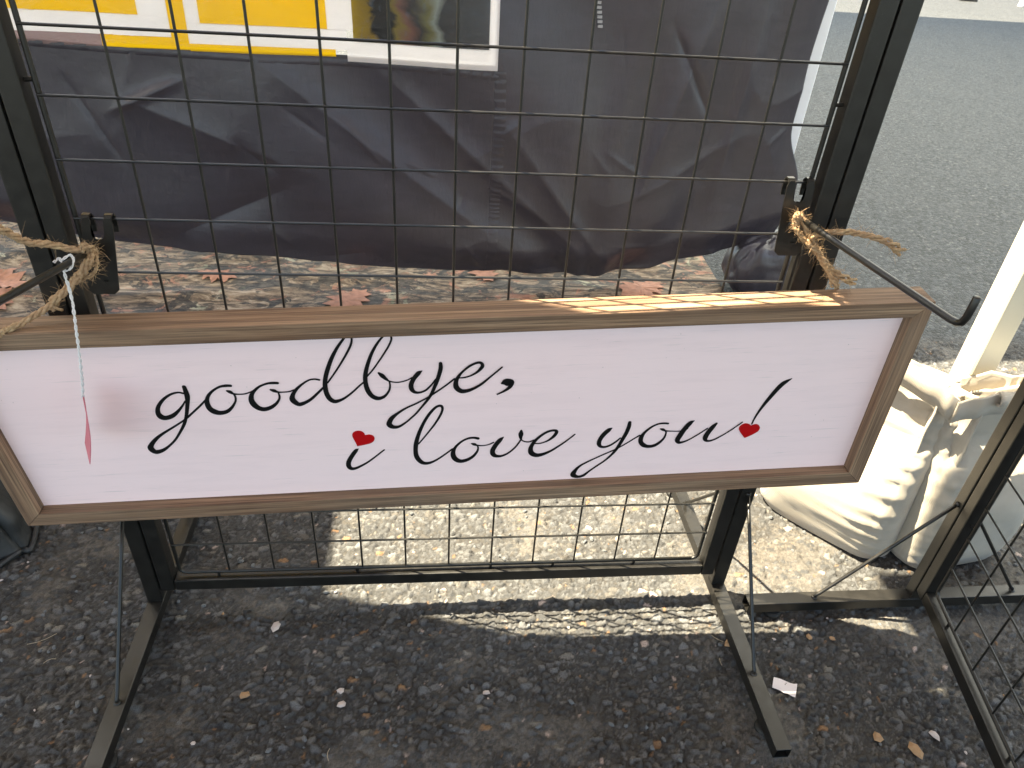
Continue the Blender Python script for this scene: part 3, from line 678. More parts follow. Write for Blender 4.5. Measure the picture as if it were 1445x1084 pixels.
# ------------------------------------------------------------------ mesh display racks
ROW0, PITCH, CELL = 1.015, .0757129, .08
def make_rack(label, loc, rz, leg_turn=0.0):
    t = empty('mesh_display_rack', label, 'display rack', loc, rz, 'black mesh display racks')
    mt = M['metal']
    top = ROW0 + 7 * PITCH; bot = ROW0 - 12 * PITCH
    # welded grid: each wire a part
    mv = MB().tube([(0, 0, bot), (0, 0, top)], .00185, 8).mesh('wire')
    mh = MB().tube([(-.487, 0, 0), (.487, 0, 0)], .00185, 8).mesh('wire')
    for i in range(1, 12):
        o = link('wire', mv, mt, t); o.location = ((i - 6) * CELL, 0, 0)
    for k in range(-6, 12):
        o = link('wire', mh, mt, t); o.location = (0, -.0038, ROW0 - k * PITCH)
    # thicker wire round the edge of the grid
    e = .4865; b = .012
    P = []
    for cx, cz, a0 in ((e - b, bot + b, -90), (e - b, top - b, 0), (-e + b, top - b, 90), (-e + b, bot + b, 180)):
        for s in range(5):
            q = math.radians(a0 + s * 22.5); P.append((cx + b * math.cos(q), 0, cz + b * math.sin(q)))
    P.append(P[0]); MB().tube(P, .0034, 8).build('edge_wire', mt, t, 0, 1, True)
    tabs = [(-.492, z) for z in (.28, .60, .955, 1.3)] + [(.492, z) for z in (.31, .58, .965, 1.3)]
    for x, z in tabs:
        MB().tube([(x - .008, 0, z), (x + .008, 0, z + .001)], .0028, 6).build('weld_tab', mt, t)
    for x in (-.42, -.17, .08, .20, .36):
        MB().tube([(x, 0, bot - .012), (x, 0, bot + .003)], .0028, 6).build('weld_tab', mt, t)
    # square tube frame
    w = .0126; xi, xo = .4985, .5235
    zb0, zb1 = bot - .036, bot - .010
    for s in (-1, 1):
        MB().box((min(s * xi, s * xo), -w, zb0), (max(s * xi, s * xo), w, top + .034)).build('frame_upright', mt, t, .0024, 2)
        MB().box((min(s * .5262, s * .5535), -w - .0005, .0425), (max(s * .5262, s * .5535), w + .0005, top + .05)).build('post', mt, t, .0024, 2)
    MB().box((-xi + .001, -w + .0006, zb0 + .0006), (xi - .001, w - .0006, zb1)).build('frame_rail', mt, t, .0024, 2)
    MB().box((-xi + .001, -w + .0006, top + .010), (xi - .001, w - .0006, top + .0334)).build('frame_rail', mt, t, .0024, 2)
    # T legs, hollow at the ends, with braces and levelling feet
    for s in (-1, 1):
        L = .353; h = .0135; z0, z1 = .0185, .043; k = .0017
        ang = leg_turn; cx = s * .5398
        def tr(p, ang=ang, cx=cx):
            x, y, z = p; return (cx + x * math.cos(ang) - y * math.sin(ang), x * math.sin(ang) + y * math.cos(ang), z)
        prof_o = [(-h, z0), (h, z0), (h, z1), (-h, z1)]; prof_i = [(-h + k, z0 + k), (h - k, z0 + k), (h - k, z1 - k), (-h + k, z1 - k)]
        V = [tr((x, y, z)) for y in (-L, L) for x, z in prof_o] + [tr((x, y, z)) for y in (-L, L) for x, z in prof_i]
        F = [(i, (i + 1) % 4, 4 + (i + 1) % 4, 4 + i) for i in range(4)] + [(8 + (i + 1) % 4, 8 + i, 12 + i, 12 + (i + 1) % 4) for i in range(4)]
        F += [(i, 8 + i, 8 + (i + 1) % 4, (i + 1) % 4) for i in range(4)] + [(4 + (i + 1) % 4, 12 + (i + 1) % 4, 12 + i, 4 + i) for i in range(4)]
        leg = MB().add(V, F).build('leg', mt, t, .0006)
        for d in (-1, 1):
            c = tr((0, d * .292, 0))
            MB().lathe([(.0165, -.001), (.0175, .003), (.0165, .008), (.011, .0105), (.0048, .011), (.0048, .0195)], c, 20).build('foot', M['rubber'], leg, 0, 1, True)
            a = tr((0, d * .214, .0445)); p = (cx, d * .0135, .290)
            A = Vector(a); Bq = Vector(p); dr = (Bq - A).normalized()
            P = [A + Vector((0, 0, -.0015)), A + Vector((0, 0, .003)) + dr * .003] + [A + dr * q for q in np.linspace(.012, (Bq - A).length - .002, 5)]
            br = MB().tube(P, .0034, 8).build('brace_rod', mt, t, 0, 1, True)
            MB().lathe([(.0062, -.0012), (.006, .001), (.004, .0026)], (a[0], a[1], .043), 10).build('weld', mt, br, 0, 1, True)
            mb = MB(); mb.lathe([(.0055, -.002), (.0055, .002), (.004, .0035)], (p[0], p[1], p[2]), 10); mb.build('weld', mt, br, 0, 1, True)
    return t
rack = make_rack('black wire grid rack carrying the framed sign', (0, 0, 0), 0)
rz2 = math.atan2(-.98, -.197)
rack2 = make_rack('black wire grid rack standing beside the cream canvas bag', (.9395 - .5398 * .197, -.0535 - .5398 * .98, 0), rz2, -rz2 - math.radians(90))

# ------------------------------------------------------------------ framed sign
SIGN_R = Vector((0.05141705, -0.05786771, -0.00995796))
sign = empty('framed_sign', 'white board sign with black script lettering in a brown wooden frame', 'sign')
sign.matrix_world = Matrix.Translation((.003044, -.074179, .509144)) @ Matrix.Rotation(SIGN_R.length, 4, SIGN_R.normalized())
SW, SH, SD, FW, RC = 1.365322, .361808, .043479, .025338, .019434
a, b = SW / 2, SH / 2
def rail(P, mat):       # mitred moulding: four outline corners front (x,z), same behind
    V = [(x, 0, z) for x, z in P] + [(x, SD, z) for x, z in P]
    F = [(3, 2, 1, 0), (4, 5, 6, 7)] + [(i, (i + 1) % 4, 4 + (i + 1) % 4, 4 + i) for i in range(4)]
    o = MB().add(V, F).build('frame_rail', mat, sign, .0011, 2)
    bm = bmesh.new(); bm.from_mesh(o.data); bmesh.ops.recalc_face_normals(bm, faces=bm.faces); bm.to_mesh(o.data); bm.free()
    return o
g = .00025
rail([(-a + g, b), (a - g, b), (a - FW - g, b - FW), (-a + FW + g, b - FW)], M['wood_x'])
rail([(-a + g, -b), (a - g, -b), (a - FW - g, -b + FW), (-a + FW + g, -b + FW)], M['wood_x'])
rail([(-a, -b + g), (-a + FW, -b + FW + g), (-a + FW, b - FW - g), (-a, b - g)], M['wood_z'])
rail([(a, -b + g), (a - FW, -b + FW + g), (a - FW, b - FW - g), (a, b - g)], M['wood_z'])
MB().box((-a + FW - .004, RC, -b + FW - .004), (a - FW + .004, RC + .006, b - FW + .004)).build('board', M['panel'], sign)
# lettering: brush strokes of changing width, cut from vinyl
def stroke_mesh(mb, s, y):
    P = np.array([[float(v) for v in p.split(',')] for p in s.split()]) / 1e4
    Q = crom(P, 7)
    xy = Q[:, :2]; w = np.maximum(Q[:, 2] * 1.07 + .0005, .0004) * .5
    T = np.gradient(xy, axis=0); T /= np.linalg.norm(T, axis=1)[:, None] + 1e-12
    N = np.stack([-T[:, 1], T[:, 0]], 1)
    Lf = xy + N * w[:, None]; Rt = xy - N * w[:, None]
    lim = b - FW + .003
    V = [(p[0], y, min(p[1], lim)) for p in Lf] + [(p[0], y, min(p[1], lim)) for p in Rt]
    n = len(Lf)
    F = [(i, n + i, n + i + 1, i + 1) for i in range(n - 1)]
    k = len(V)
    for (e, r, dirn) in ((0, w[0], -1), (n - 1, w[-1], 1)):      # rounded ends
        c = xy[e]; base = len(V)
        arc = [c + r * (T[e] * dirn * math.sin(q) + N[e] * math.cos(q)) for q in np.linspace(0, math.pi, 7)]
        V += [(p[0], y, min(p[1], lim)) for p in arc]
        F.append(tuple(range(base, base + 7)) if dirn > 0 else tuple(range(base + 6, base - 1, -1)))
    mb.add(V, F)
for word, strokes in LETTERS.items():
    mb = MB()
    for i, s in enumerate(strokes): stroke_mesh(mb, s, RC - .00060 - .00006 * i)
    o = mb.build('exclamation_mark' if word == 'bang' else 'lettering', M['ink'], sign)
    o['label'] = {'goodbye': 'black script word goodbye with comma', 'i': 'black script letter i', 'love': 'black script word love', 'you': 'black script word you', 'bang': 'black stroke of the exclamation mark'}[word]
for i, s in enumerate(HEARTS):
    P = np.array([[float(v) for v in p.split(',')] for p in s.split()]) / 1e4
    ti = int(np.argmin(P[:, 1])); A = crom(P[:ti + 1], 4); Bq = crom(np.vstack([P[ti:], P[:1]]), 4)
    out = np.vstack([A, Bq[1:-1]]); c = P.mean(0); n = len(out)
    V = [(c[0], RC - .0011, c[1])] + [(p[0], RC - .0011, p[1]) for p in out] + [(p[0], RC - .0002, p[1]) for p in out]
    F = [(0, 1 + (k + 1) % n, 1 + k) for k in range(n)] + [(1 + k, 1 + (k + 1) % n, 1 + n + (k + 1) % n, 1 + n + k) for k in range(n)]
    o = MB().add(V, F).build('heart', M['red'], sign)
    o['label'] = ('red heart dotting the i', 'red heart under the exclamation mark')[i]

# ------------------------------------------------------------------ display hooks
def hook(label, cx, ztop, lean, p0, p1, tip):
    t = empty('display_hook', label, 'hook', (cx, -.011, ztop), 0, 'black hooks on the grid')
    w, H, th = .0195, .105, .0022
    out = [(-w, -H + .006), (-w + .006, -H), (w - .006, -H), (w, -H + .006), (w, -.004), (w - .003, .004), (w - .009, .004), (w - .0115, 0)]
    out += [(w - .0115, -.016)] + [(.008 * math.cos(q), -.018 - .008 * math.sin(q)) for q in np.linspace(.2, math.pi - .2, 7)] + [(-w + .0115, -.016)]
    out += [(-w + .0115, 0), (-w + .009, .004), (-w + .003, .004), (-w, -.004)]
    out = [(x + lean * z, z) for x, z in out]
    n = len(out)
    V = [(x, -th, z) for x, z in out] + [(x, 0, z) for x, z in out]
    me = bpy.data.meshes.new('plate')
    bm = bmesh.new(); vs = [bm.verts.new(v) for v in V]
    bm.faces.new(vs[:n]); bm.faces.new(vs[n:][::-1])
    for i in range(n): bm.faces.new((vs[i], vs[n + i], vs[n + (i + 1) % n], vs[(i + 1) % n]))
    bmesh.ops.triangulate(bm, faces=bm.faces[:2]); bmesh.ops.recalc_face_normals(bm, faces=bm.faces); bm.to_mesh(me); bm.free()
    pl = link('plate', me, M['metal'], t)
    for s in (-1, 1):      # prongs bent over the wire
        x = s * (w - .0058)
        P = [(x, -.001, .001), (x, .002, .0055), (x, .008, .006), (x, .013, .001), (x, .0135, -.012), (x, .012, -.020)]
        mb = MB()
        for i in range(len(P) - 1):
            (xa, ya, za), (xb, yb, zb) = P[i], P[i + 1]
            d = Vector((0, yb - ya, zb - za)).normalized(); nrm = Vector((0, -d.z, d.y)) * .0011
            hw = .0048
            V = [(xx, yy + sg * nrm.y, zz + sg * nrm.z) for (yy, zz) in ((ya, za), (yb, zb)) for sg in (-1, 1) for xx in (x - hw, x + hw)]
            mb.add(V, [(0, 1, 3, 2), (4, 6, 7, 5), (0, 4, 5, 1), (2, 3, 7, 6), (0, 2, 6, 4), (1, 5, 7, 3)])
        mb.build('prong', M['metal'], t)
    for dz in (-.055, -.085):
        MB().lathe([(.003, -.001), (.003, .001)], (lean * dz + .004, -.003, dz), 8).build('weld', M['metal'], t)
    o = Vector((cx, -.011, ztop)); p0 = Vector(p0) - o; p1 = Vector(p1) - o; tip = Vector(tip) - o
    d1 = (p1 - p0).normalized(); d2 = (tip - p1).normalized(); r = .016
    P = [p0 + (p1 - p0) * q for q in (0, .25, .5, .75)] + [p1 - d1 * r, p1 - d1 * r * .45 + d2 * r * .07, p1 - d1 * r * .12 + d2 * r * .28, p1 + d2 * r * .8, p1 + d2 * r * 1.4, tip - d2 * .001, tip]
    MB().tube(P, [.0043] * (len(P) - 1) + [.0034], 12).build('peg', M['metal'], t, 0, 1, True)
    MB().tube([p0 + Vector((-.012, .003, -.03)), p0 + Vector((-.006, .0005, -.012)), p0 + d1 * .004], .0036, 8).build('peg_shank', M['metal'], t, 0, 1, True)
    return t
hookR = hook('black prong hook nearest the cream leg, its peg end turned up', .4675, .864, -.09, (.4745, -.012, .819), (.553, -.288, .8035), (.5535, -.290, .842))
hookL = hook('black prong hook with the white tag string round its peg', -.4565, .7885, .15, (-.4705, -.012, .7485), (-.489, -.290, .794), (-.489, -.293, .834))

# ------------------------------------------------------------------ jute twine
def rope(mb, P, r, twist=90, strands=3, jit=.0012, seed=0, sub=10, taper=None):
    P = np.asarray(P, float); Q = crom(P, sub); n = len(Q)
    L = np.concatenate([[0], np.cumsum(np.linalg.norm(np.diff(Q, axis=0), axis=1))])
    rr = np.random.default_rng(seed)
    for k in range(strands):
        pts = []
        for i in range(n):
            t = Vector(Q[min(i + 1, n - 1)] - Q[max(i - 1, 0)]).normalized()
            up = Vector((0, 0, 1)) if abs(t.z) < .9 else Vector((0, 1, 0))
            u = t.cross(up).normalized(); v = u.cross(t)
            q = L[i] * twist + 2 * math.pi * k / strands
            f = 1 if taper is None else np.interp(i / (n - 1), *taper)
            pts.append(Vector(Q[i]) + (u * math.cos(q) + v * math.sin(q)) * r * .62 * f + Vector(rr.normal(0, jit * .35, 3)))
        mb.tube(pts, [r * .62 * rr.uniform(.75, 1.2) for _ in pts], 6)
    return Q
def fibres(mb, Q, n, ln, seed):
    rr = np.random.default_rng(seed)
    for _ in range(n):
        i = rr.integers(0, len(Q)); p = np.array(Q[i]) + rr.normal(0, .0022, 3); d = rr.normal(0, 1, 3); d /= np.linalg.norm(d)
        l = ln * rr.uniform(.35, 1.4); e = rr.normal(0, .35, 3)
        P = [p + d * l * s + e * l * s * s for s in (0, .35, .7, 1)]
        mb.tube(P, [.00022, .0002, .00017, .0001], 3, False)
def twine(label, ropes, nf, seed):
    c = ropes[0][0][0]
    mb = MB(); fb = MB(); allq = []
    for i, (P, r, tp) in enumerate(ropes):
        Q = rope(mb, P, r, 150, 3, .0013, seed + i, 9, tp); fibres(fb, Q, int(nf * len(P)), .011, seed + 50 + i)
    o = mb.build('jute_twine', M['jute'], None, 0, 1, True)
    f = fb.build('loose_fibres', M['jute'], o); f['kind'] = 'stuff'
    return tag(o, label, 'twine', 'jute ties of the sign')
fray = ([0, .7, 1], [1, 1.1, 2.2])
twine('frayed jute twine tied below the hook nearest the cream leg', [
    ([(.4705, -.024, .812), (.4690, -.030, .8255), (.4640, -.031, .8275), (.4640, -.031, .818), (.4700, -.035, .806), (.480, -.037, .797), (.4985, -.040, .7835), (.522, -.042, .758), (.5495, -.043, .728), (.556, -.03, .69)], .0036, None),
    ([(.4725, -.026, .826), (.479, -.031, .815), (.488, -.037, .797), (.500, -.039, .784), (.519, -.043, .765), (.535, -.043, .752), (.553, -.047, .742), (.571, -.051, .7365)], .0034, fray),
    ([(.497, -.038, .786), (.515, -.041, .767), (.530, -.043, .75), (.540, -.044, .735), (.545, -.044, .728)], .003, fray),
    ([(.4955, -.036, .788), (.487, -.047, .804), (.497, -.055, .8115), (.512, -.06, .8165), (.540, -.07, .8187), (.570, -.075, .813), (.586, -.078, .807), (.601, -.08, .7975)], .0036, fray),
    ([(.489, -.034, .795), (.486, -.044, .792), (.495, -.047, .785), (.505, -.043, .779), (.502, -.034, .783), (.493, -.034, .792)], .0032, None)], 22, 200)
twine('jute twine looped on the peg that holds the white tag string', [
    ([(-.4655, -.022, .748), (-.4645, -.030, .7585), (-.4700, -.036, .7635), (-.4765, -.040, .7605), (-.4971, -.06, .7767), (-.5097, -.08, .7881), (-.5147, -.1, .8076), (-.5215, -.12, .8288), (-.526, -.13, .84)], .0040, None),
    ([(-.4690, -.024, .744), (-.4635, -.032, .752), (-.4660, -.040, .745), (-.4774, -.04, .7286), (-.4933, -.045, .7135), (-.519, -.049, .692), (-.541, -.053, .676), (-.563, -.062, .665), (-.592, -.079, .653), (-.612, -.086, .62)], .0038, None),
    ([(-.4680, -.028, .758), (-.4670, -.036, .748), (-.4760, -.042, .735), (-.490, -.042, .720), (-.508, -.046, .703), (-.523, -.046, .690), (-.524, -.042, .675)], .0036, fray),
    ([(-.4610, -.026, .757), (-.4595, -.034, .745), (-.4620, -.037, .733), (-.4700, -.037, .724), (-.4860, -.040, .716)], .0018, None)], 22, 300)

# ------------------------------------------------------------------ tag on a twisted string
tg = empty('price_tag', 'pink card tag hanging edge-on from a twisted white string', 'tag', (-.4767, -.07, .756))
o = Vector((-.4767, -.07, .756)); mb = MB()
Sp = [(-.4745, -.0745, .7605), (-.4770, -.0800, .7585), (-.4785, -.0830, .7480), (-.4782, -.085, .7168), (-.4762, -.1, .6846), (-.4802, -.105, .6455), (-.4870, -.1055, .606), (-.4926, -.106, .5785)]
rope(mb, [Vector(p) - o for p in Sp], .0017, 330, 2, .0003, 5, 14)
loop = [(-.4810, -.078, .7635), (-.4745, -.066, .7655), (-.4700, -.070, .7600), (-.4735, -.078, .7525), (-.4785, -.0815, .7530), (-.4835, -.072, .7595), (-.4890, -.066, .7605), (-.4930, -.072, .7580)]
rope(mb, [Vector(p) - o for p in loop], .0015, 330, 2, .0003, 6, 10)
mb.build('string', M['string'], tg, 0, 1, True)
hd = Vector((.40, -.9165, 0)); ax = Vector((-.0199, 0, -.0985)); nr = hd.cross(ax).normalized()
mb = MB(); V = []; c0 = Vector((-.4926, -.106, .5790)) - o
for k, s in enumerate(np.linspace(0, 1, 9)):
    wid = .026 * min(1, .35 + s * 3.5)
    for e in (-1, 0, 1):
        p = c0 + ax * s + hd * wid * e + nr * (.0035 * math.sin(s * 3.1) + .0015 * e * s)
        V.append(p + nr * .0005); V.append(p - nr * .0005)
F = []
for k in range(8):
    r0, r1 = k * 6, (k + 1) * 6
    for e in (0, 2):
        F += [(r0 + e, r0 + e + 2, r1 + e + 2, r1 + e), (r0 + e + 1, r1 + e + 1, r1 + e + 3, r0 + e + 3)]
    F += [(r0, r1, r1 + 1, r0 + 1), (r0 + 4, r0 + 5, r1 + 5, r1 + 4)]
F += [(0, 1, 3, 2), (2, 3, 5, 4), (48, 50, 51, 49), (50, 52, 53, 51)]
mb.add(V, F).build('card', M['pink'], tg)

# ------------------------------------------------------------------ cream canvas weight bag round the tent leg
def pouch(name, p0, p1, out, H, T, parent, seed, top_in=0.0, lean=(0, 0), side=1):
    """upright sand filled pouch; p0-p1 base line of its front face, out = outward normal"""
    p0 = np.array(p0, float); p1 = np.array(p1, float); out = np.array(out, float); out /= np.linalg.norm(out)
    nu, nv = 84, 60
    A = np.linspace(0, 2 * math.pi, nu, endpoint=False); Z = np.linspace(0, 1, nv)
    a, q = np.meshgrid(A, Z, indexing='ij')
    ca, sa = np.cos(a), np.sin(a)
    e = .42
    s = np.sign(ca) * np.abs(ca) ** e; d = np.sign(sa) * np.abs(sa) ** .75         # rounded slab outline
    wid = 1 - .10 * sstep(q, .55, 1.0) - .10 * sstep(-q, -.06, 0)
    th = (.55 + .75 * np.sin(np.clip(q * 1.25 + .12, 0, 1) * math.pi) ** .8) * (1 - top_in * sstep(q, .6, 1))
    L = np.linalg.norm(p1 - p0)
    c = (p0 + p1) / 2 - out * T * .5
    t = (p1 - p0) / L
    wr = (fbm(a * 2.2 + 5, q * 5, seed, 3) - .45) * .022 * sstep(q, .02, .2)
    r1 = 1 - np.abs(2 * vnoise(s * 1.2 + q * 2.5 + 4, q * 5 - s * 1.5, seed + 5) - 1)
    wr = wr - .012 * r1 ** 4 * sstep(q, .35, .7)
    u = 1 - side * s                                                                   # gathers that fan out of the side seam
    ph = q * 44 + 5 * vnoise(q * 7, 1, seed + 6) + u * 2.5 * (q - .5)
    pk = (.010 if side > 0 else .0055) * np.abs(np.sin(ph)) ** .7 * np.exp(-(u / (.30 + .35 * vnoise(q * 16, 2, seed + 7))) ** 2)
    wr = wr - pk + .006 * np.exp(-(u / .3) ** 2)
    x = c[0] + t[0] * s * L / 2 * wid + out[0] * (d * T * .5 * th + wr) + lean[0] * q
    y = c[1] + t[1] * s * L / 2 * wid + out[1] * (d * T * .5 * th + wr) + lean[1] * q
    z = .004 + H * q + .022 * (vnoise(s * 2 + 3, d + 1, seed + 9) - .4) * sstep(q, .7, 1) - .012 * np.abs(s) ** 6 * (1 - q)
    V = np.stack([x, y, z], -1).reshape(-1, 3)
    me = np_mesh(name, np.maximum(V, [-99, -99, .003]), grid_faces(nu, nv, True))
    bm = bmesh.new(); bm.from_mesh(me); bm.verts.ensure_lookup_table()
    bm.faces.new([bm.verts[i * nv] for i in range(nu)])
    # mouth drawn in: a lip then a sunken closing face
    top = [bm.verts[i * nv + nv - 1] for i in range(nu)]
    cen = sum((v.co for v in top), Vector()) / nu
    inner = [bm.verts.new(cen + (v.co - cen) * .86 + Vector((0, 0, -.004))) for v in top]
    low = [bm.verts.new(cen + (v.co - cen) * .78 + Vector((0, 0, -.035))) for v in top]
    for i in range(nu):
        j = (i + 1) % nu
        bm.faces.new((top[i], top[j], inner[j], inner[i])); bm.faces.new((inner[i], inner[j], low[j], low[i]))
    bm.faces.new(low)
    bmesh.ops.recalc_face_normals(bm, faces=bm.faces)
    bm.to_mesh(me); bm.free()
    return link(name, me, M['canvas'], parent, True)
def band(P, hgt, th, name, mat, parent, sag=.0, seed=0, sub=10):
    """strip of cloth standing on the path P"""
    Q = crom(P, sub); n = len(Q); V = []
    for i in range(n):
        t = Q[min(i + 1, n - 1)] - Q[max(i - 1, 0)]; t[2] = 0; t /= np.linalg.norm(t) + 1e-9; nn = np.array([t[1], -t[0], 0])
        wv = .006 * (vnoise(i * .25, 2, seed) - .5)
        for k, (o_, h_) in enumerate(((0, 0), (th, 0), (th * 1.2, hgt * .5), (th * .8, hgt), (0, hgt * 1.02), (-th * .2, hgt * .5))):
            V.append(Q[i] + nn * (o_ + wv) + np.array([0, 0, h_]))
    F = [(i * 6 + k, i * 6 + (k + 1) % 6, (i + 1) * 6 + (k + 1) % 6, (i + 1) * 6 + k) for i in range(n - 1) for k in range(6)]
    F += [tuple(range(5, -1, -1)), tuple((n - 1) * 6 + k for k in range(6))]
    return MB().add(V, F).build(name, mat, parent, 0, 1, True)
bag = empty('canvas_weight_bag', 'cream canvas weight bag slumped round the cream tent leg', 'bag', (0, 0, 0))
pouch('pouch', (.715, .265), (.915, .035), (-.78, -.63), .40, .16, bag, 400, .45, (.045, .06), 1)
pouch('pouch', (.985, .020), (1.245, .060), (.12, -.99), .40, .15, bag, 420, .45, (.01, .06), -1)
# folded centre piece between the pouches and hem with webbing loop
nx, nz = 26, 40
s, q = np.meshgrid(np.linspace(0, 1, nx), np.linspace(0, 1, nz), indexing='ij')
x = .932 + .072 * s + .032 * q; y = .078 - .030 * s + .045 * np.sin(s * math.pi) + .058 * q + .008 * np.sin(q * 46 + 4 * vnoise(q * 6, s * 2, 431)) * (np.exp(-((s - .3) / .12) ** 2) + np.exp(-((s - .75) / .12) ** 2)) + .012 * (fbm(s * 3, q * 8, 432, 3) - .45)
z = .004 + .40 * q
o = link('centre_gusset', np_mesh('centre_gusset', np.stack([x, y, z], -1).reshape(-1, 3), grid_faces(nx, nz)), M['canvas'], bag, True)
m = o.modifiers.new('thickness', 'SOLIDIFY'); m.thickness = .004
band([(.775, .365, .385), (.83, .300, .392), (.895, .215, .392), (.955, .145, .375), (.99, .118, .350)], .050, .007, 'hem_band', M['canvas'], bag, 0, 440)
band([(.985, .118, .352), (1.04, .112, .372), (1.10, .118, .378), (1.17, .125, .368), (1.25, .14, .36)], .046, .007, 'hem_band', M['canvas'], bag, 0, 441)
mb = MB(); P = []
for k in range(15):
    aa = k / 14 * 2 * math.pi * 1.25
    P.append((0, .020 * math.cos(aa) * (1 - .35 * k / 14), .016 * math.sin(aa) * (1 - .35 * k / 14)))
V = []; nl = 12
for i in range(nl):
    u = i / (nl - 1)
    for p in P: V.append((1.055 + .12 * u + p[1] * .3, .105 + p[1] + .012 * u, .412 - .035 * u + p[2] + .006 * math.sin(u * 5)))
F = [(i * 15 + k, i * 15 + k + 1, (i + 1) * 15 + k + 1, (i + 1) * 15 + k) for i in range(nl - 1) for k in range(14)]
o = mb.add(V, F).build('webbing_loop', M['canvas'], bag, 0, 1, True)
m = o.modifiers.new('thickness', 'SOLIDIFY'); m.thickness = .003

# ------------------------------------------------------------------ black weight bag by the white leg
def lump(name, label, cat, c, R, mat, seed, nu=64, nv=34, corner=None):
    a, q = np.meshgrid(np.linspace(0, 2 * math.pi, nu, endpoint=False), np.linspace(.02, .98, nv), indexing='ij')
    sa = np.sin(q * math.pi) ** .55
    x = R[0] * np.sign(np.cos(a)) * np.abs(np.cos(a)) ** .65 * sa; y = R[1] * np.sign(np.sin(a)) * np.abs(np.sin(a)) ** .65 * sa
    z = R[2] * (1 - np.cos(q * math.pi)) * .5
    w = 1 + .22 * (fbm(np.cos(a) * 2 + 5, np.sin(a) * 2 + q * 4, seed, 4) - .45) - .10 * (1 - np.abs(2 * vnoise(np.cos(a) * 3 + q * 3 + 7, np.sin(a) * 3, seed + 4) - 1)) ** 3
    V = np.stack([c[0] + x * w, c[1] + y * w, np.maximum(c[2] + z * (.9 + .2 * (w - 1) * 3), .002)], -1).reshape(-1, 3)
    me = np_mesh(name, V, grid_faces(nu, nv, True))
    bm = bmesh.new(); bm.from_mesh(me); bm.verts.ensure_lookup_table()
    bm.faces.new([bm.verts[i * nv] for i in range(nu)]); bm.faces.new([bm.verts[i * nv + nv - 1] for i in range(nu)])
    bmesh.ops.recalc_face_normals(bm, faces=bm.faces); bm.to_mesh(me); bm.free()
    return tag(link(name, me, mat, None, True), label, cat)
lump('sand_bag', 'shiny black sand bag lying at the foot of the white tent leg', 'bag', (1.15, 1.33, 0), (.155, .10, .25), M['black'], 500)

# ------------------------------------------------------------------ black cloth bag at the other end
def cloth_bag():
    t = empty('black_cloth_bag', 'black cloth bag with a pointed bottom corner on the asphalt', 'bag', (-1.03, .2, 0))
    nu, nv = 60, 40
    base = crom([(.175, -.045), (.10, -.13), (-.12, -.22), (-.36, -.20), (-.42, .02), (-.34, .24), (-.10, .30), (.10, .22), (.185, -.02), (.175, -.045)], 8)[:-1]
    idx = np.linspace(0, len(base) - 1, nu, endpoint=False).astype(int); B = base[idx]
    a, q = np.meshgrid(np.arange(nu), np.linspace(0, 1, nv), indexing='ij')
    cx, cy = -.12, .02
    f = 1 - .32 * q ** .8 + .10 * (fbm(a * .13, q * 4, 510, 4) - .45) + .035 * np.sin(a * .9 + 3 * vnoise(a * .2, q * 2, 511)) * (1 - q)
    x = cx + (B[a, 0] - cx) * f; y = cy + (B[a, 1] - cy) * f; z = .003 + .30 * q
    me = np_mesh('body', np.stack([x, y, z], -1).reshape(-1, 3), grid_faces(nu, nv, True))
    bm = bmesh.new(); bm.from_mesh(me); bm.verts.ensure_lookup_table()
    bm.faces.new([bm.verts[i * nv + nv - 1] for i in range(nu)]); bm.faces.new([bm.verts[i * nv] for i in range(nu)])
    bmesh.ops.recalc_face_normals(bm, faces=bm.faces); bm.to_mesh(me); bm.free()
    link('body', me, M['cordura'], t, True)
    P = [(x_, y_, .0) for x_, y_ in B]
    hb = MB().tube([(cx + (p[0] - cx) * 1.01, cy + (p[1] - cy) * 1.01, .008) for p in P] + [(cx + (P[0][0] - cx) * 1.01, cy + (P[0][1] - cy) * 1.01, .008)], .006, 6)
    hb.build('bottom_seam', M['cordura'], t, 0, 1, True)
cloth_bag()

# ------------------------------------------------------------------ paper scrap
V = []; cs = [(.583, -.219), (.618, -.2405), (.632, -.216), (.594, -.198)]
for i in range(7):
    for j in range(5):
        u, v = i / 6, j / 4
        p = (1 - u) * ((1 - v) * np.array(cs[0]) + v * np.array(cs[3])) + u * ((1 - v) * np.array(cs[1]) + v * np.array(cs[2]))
        p = p + (np.array([.0, .0015]) * random.uniform(-1, 1) if j in (0, 4) else 0)
        V.append((p[0], p[1], .0042 + .0035 * (u - .4) ** 2 + .001 * math.sin(v * 3 + u * 4)))
n = len(V); V += [(x, y, z - .0006) for x, y, z in V]
F = []
for i in range(6):
    for j in range(4):
        k = i * 5 + j; F += [(k, k + 5, k + 6, k + 1), (n + k, n + k + 1, n + k + 6, n + k + 5)]
rim = [i * 5 for i in range(7)] + [30 + j for j in range(1, 5)] + [i * 5 + 4 for i in range(5, -1, -1)] + [j for j in range(3, 0, -1)]
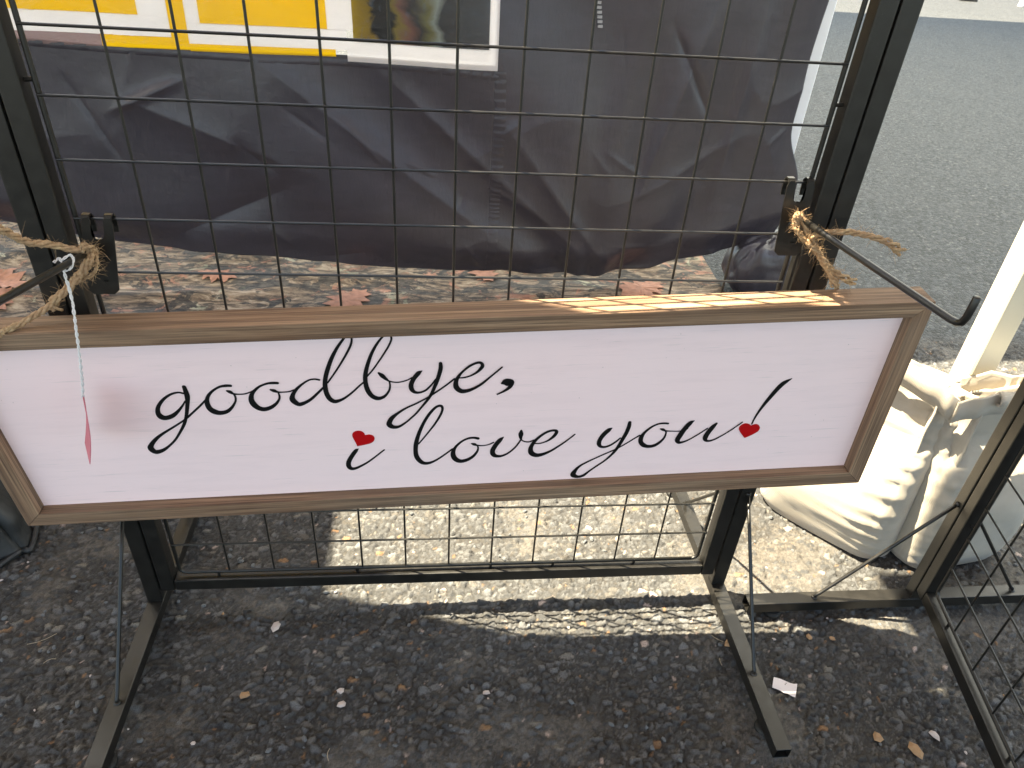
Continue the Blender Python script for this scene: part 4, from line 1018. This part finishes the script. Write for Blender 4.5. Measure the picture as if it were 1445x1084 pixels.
F += [(rim[k], n + rim[k], n + rim[(k + 1) % len(rim)], rim[(k + 1) % len(rim)]) for k in range(len(rim))]
tag(MB().add(V, F).build('paper_scrap', M['paper']), 'small torn scrap of white paper on the asphalt', 'paper')

# ------------------------------------------------------------------ shoes in the sunlit street beyond
def sneaker(label, loc, rz, mat, sole):
    t = empty('sneaker', label, 'shoe', loc, rz)
    L, nx_, nr_ = .29, 22, 16
    def half(u): return (.034 + .016 * math.sin(min(1, u * 1.4) * math.pi * .62)) * (1 - max(0, (u - .86) / .14) ** 2 * .75) * (1 - max(0, (.08 - u) / .08) ** 2 * .5)
    mb = MB(); V = []
    for i in range(nx_):
        u = i / (nx_ - 1); w = half(u)
        for s, z in ((-1, 0), (1, 0), (1.04, .014), (1, .028), (-1, .028), (-1.04, .014)): V.append((u * L, s * w, z))
    F = [(i * 6 + k, i * 6 + (k + 1) % 6, (i + 1) * 6 + (k + 1) % 6, (i + 1) * 6 + k) for i in range(nx_ - 1) for k in range(6)] + [tuple(range(5, -1, -1)), tuple((nx_ - 1) * 6 + k for k in range(6))]
    mb.add(V, F).build('sole', sole, t, 0, 1, True)
    mb = MB(); V = []
    for i in range(nx_):
        u = i / (nx_ - 1); w = half(u) * .96; h = .10 if u < .35 else .10 - .062 * sstep(u, .35, .72) - .012 * sstep(u, .8, 1)
        for k in range(nr_):
            q = math.pi * k / (nr_ - 1); V.append((.004 + u * (L - .012), -w * math.cos(q) * (1 - .35 * math.sin(q) * (u < .4)), .026 + float(h) * math.sin(q) ** .8))
    F = [(i * nr_ + k, (i + 1) * nr_ + k, (i + 1) * nr_ + k + 1, i * nr_ + k + 1) for i in range(nx_ - 1) for k in range(nr_ - 1)] + [tuple(range(nr_)), tuple((nx_ - 1) * nr_ + k for k in range(nr_ - 1, -1, -1))]
    mb.add(V, F).build('upper', mat, t, 0, 1, True)
sneaker('white shoe standing on the sunlit street', (9.05, 10.96, 0), .5, M['shoe'], M['paper'])
sneaker('black shoe standing on the sunlit street', (8.30, 11.36, 0), -.1, M['cordura'], M['rubber'])
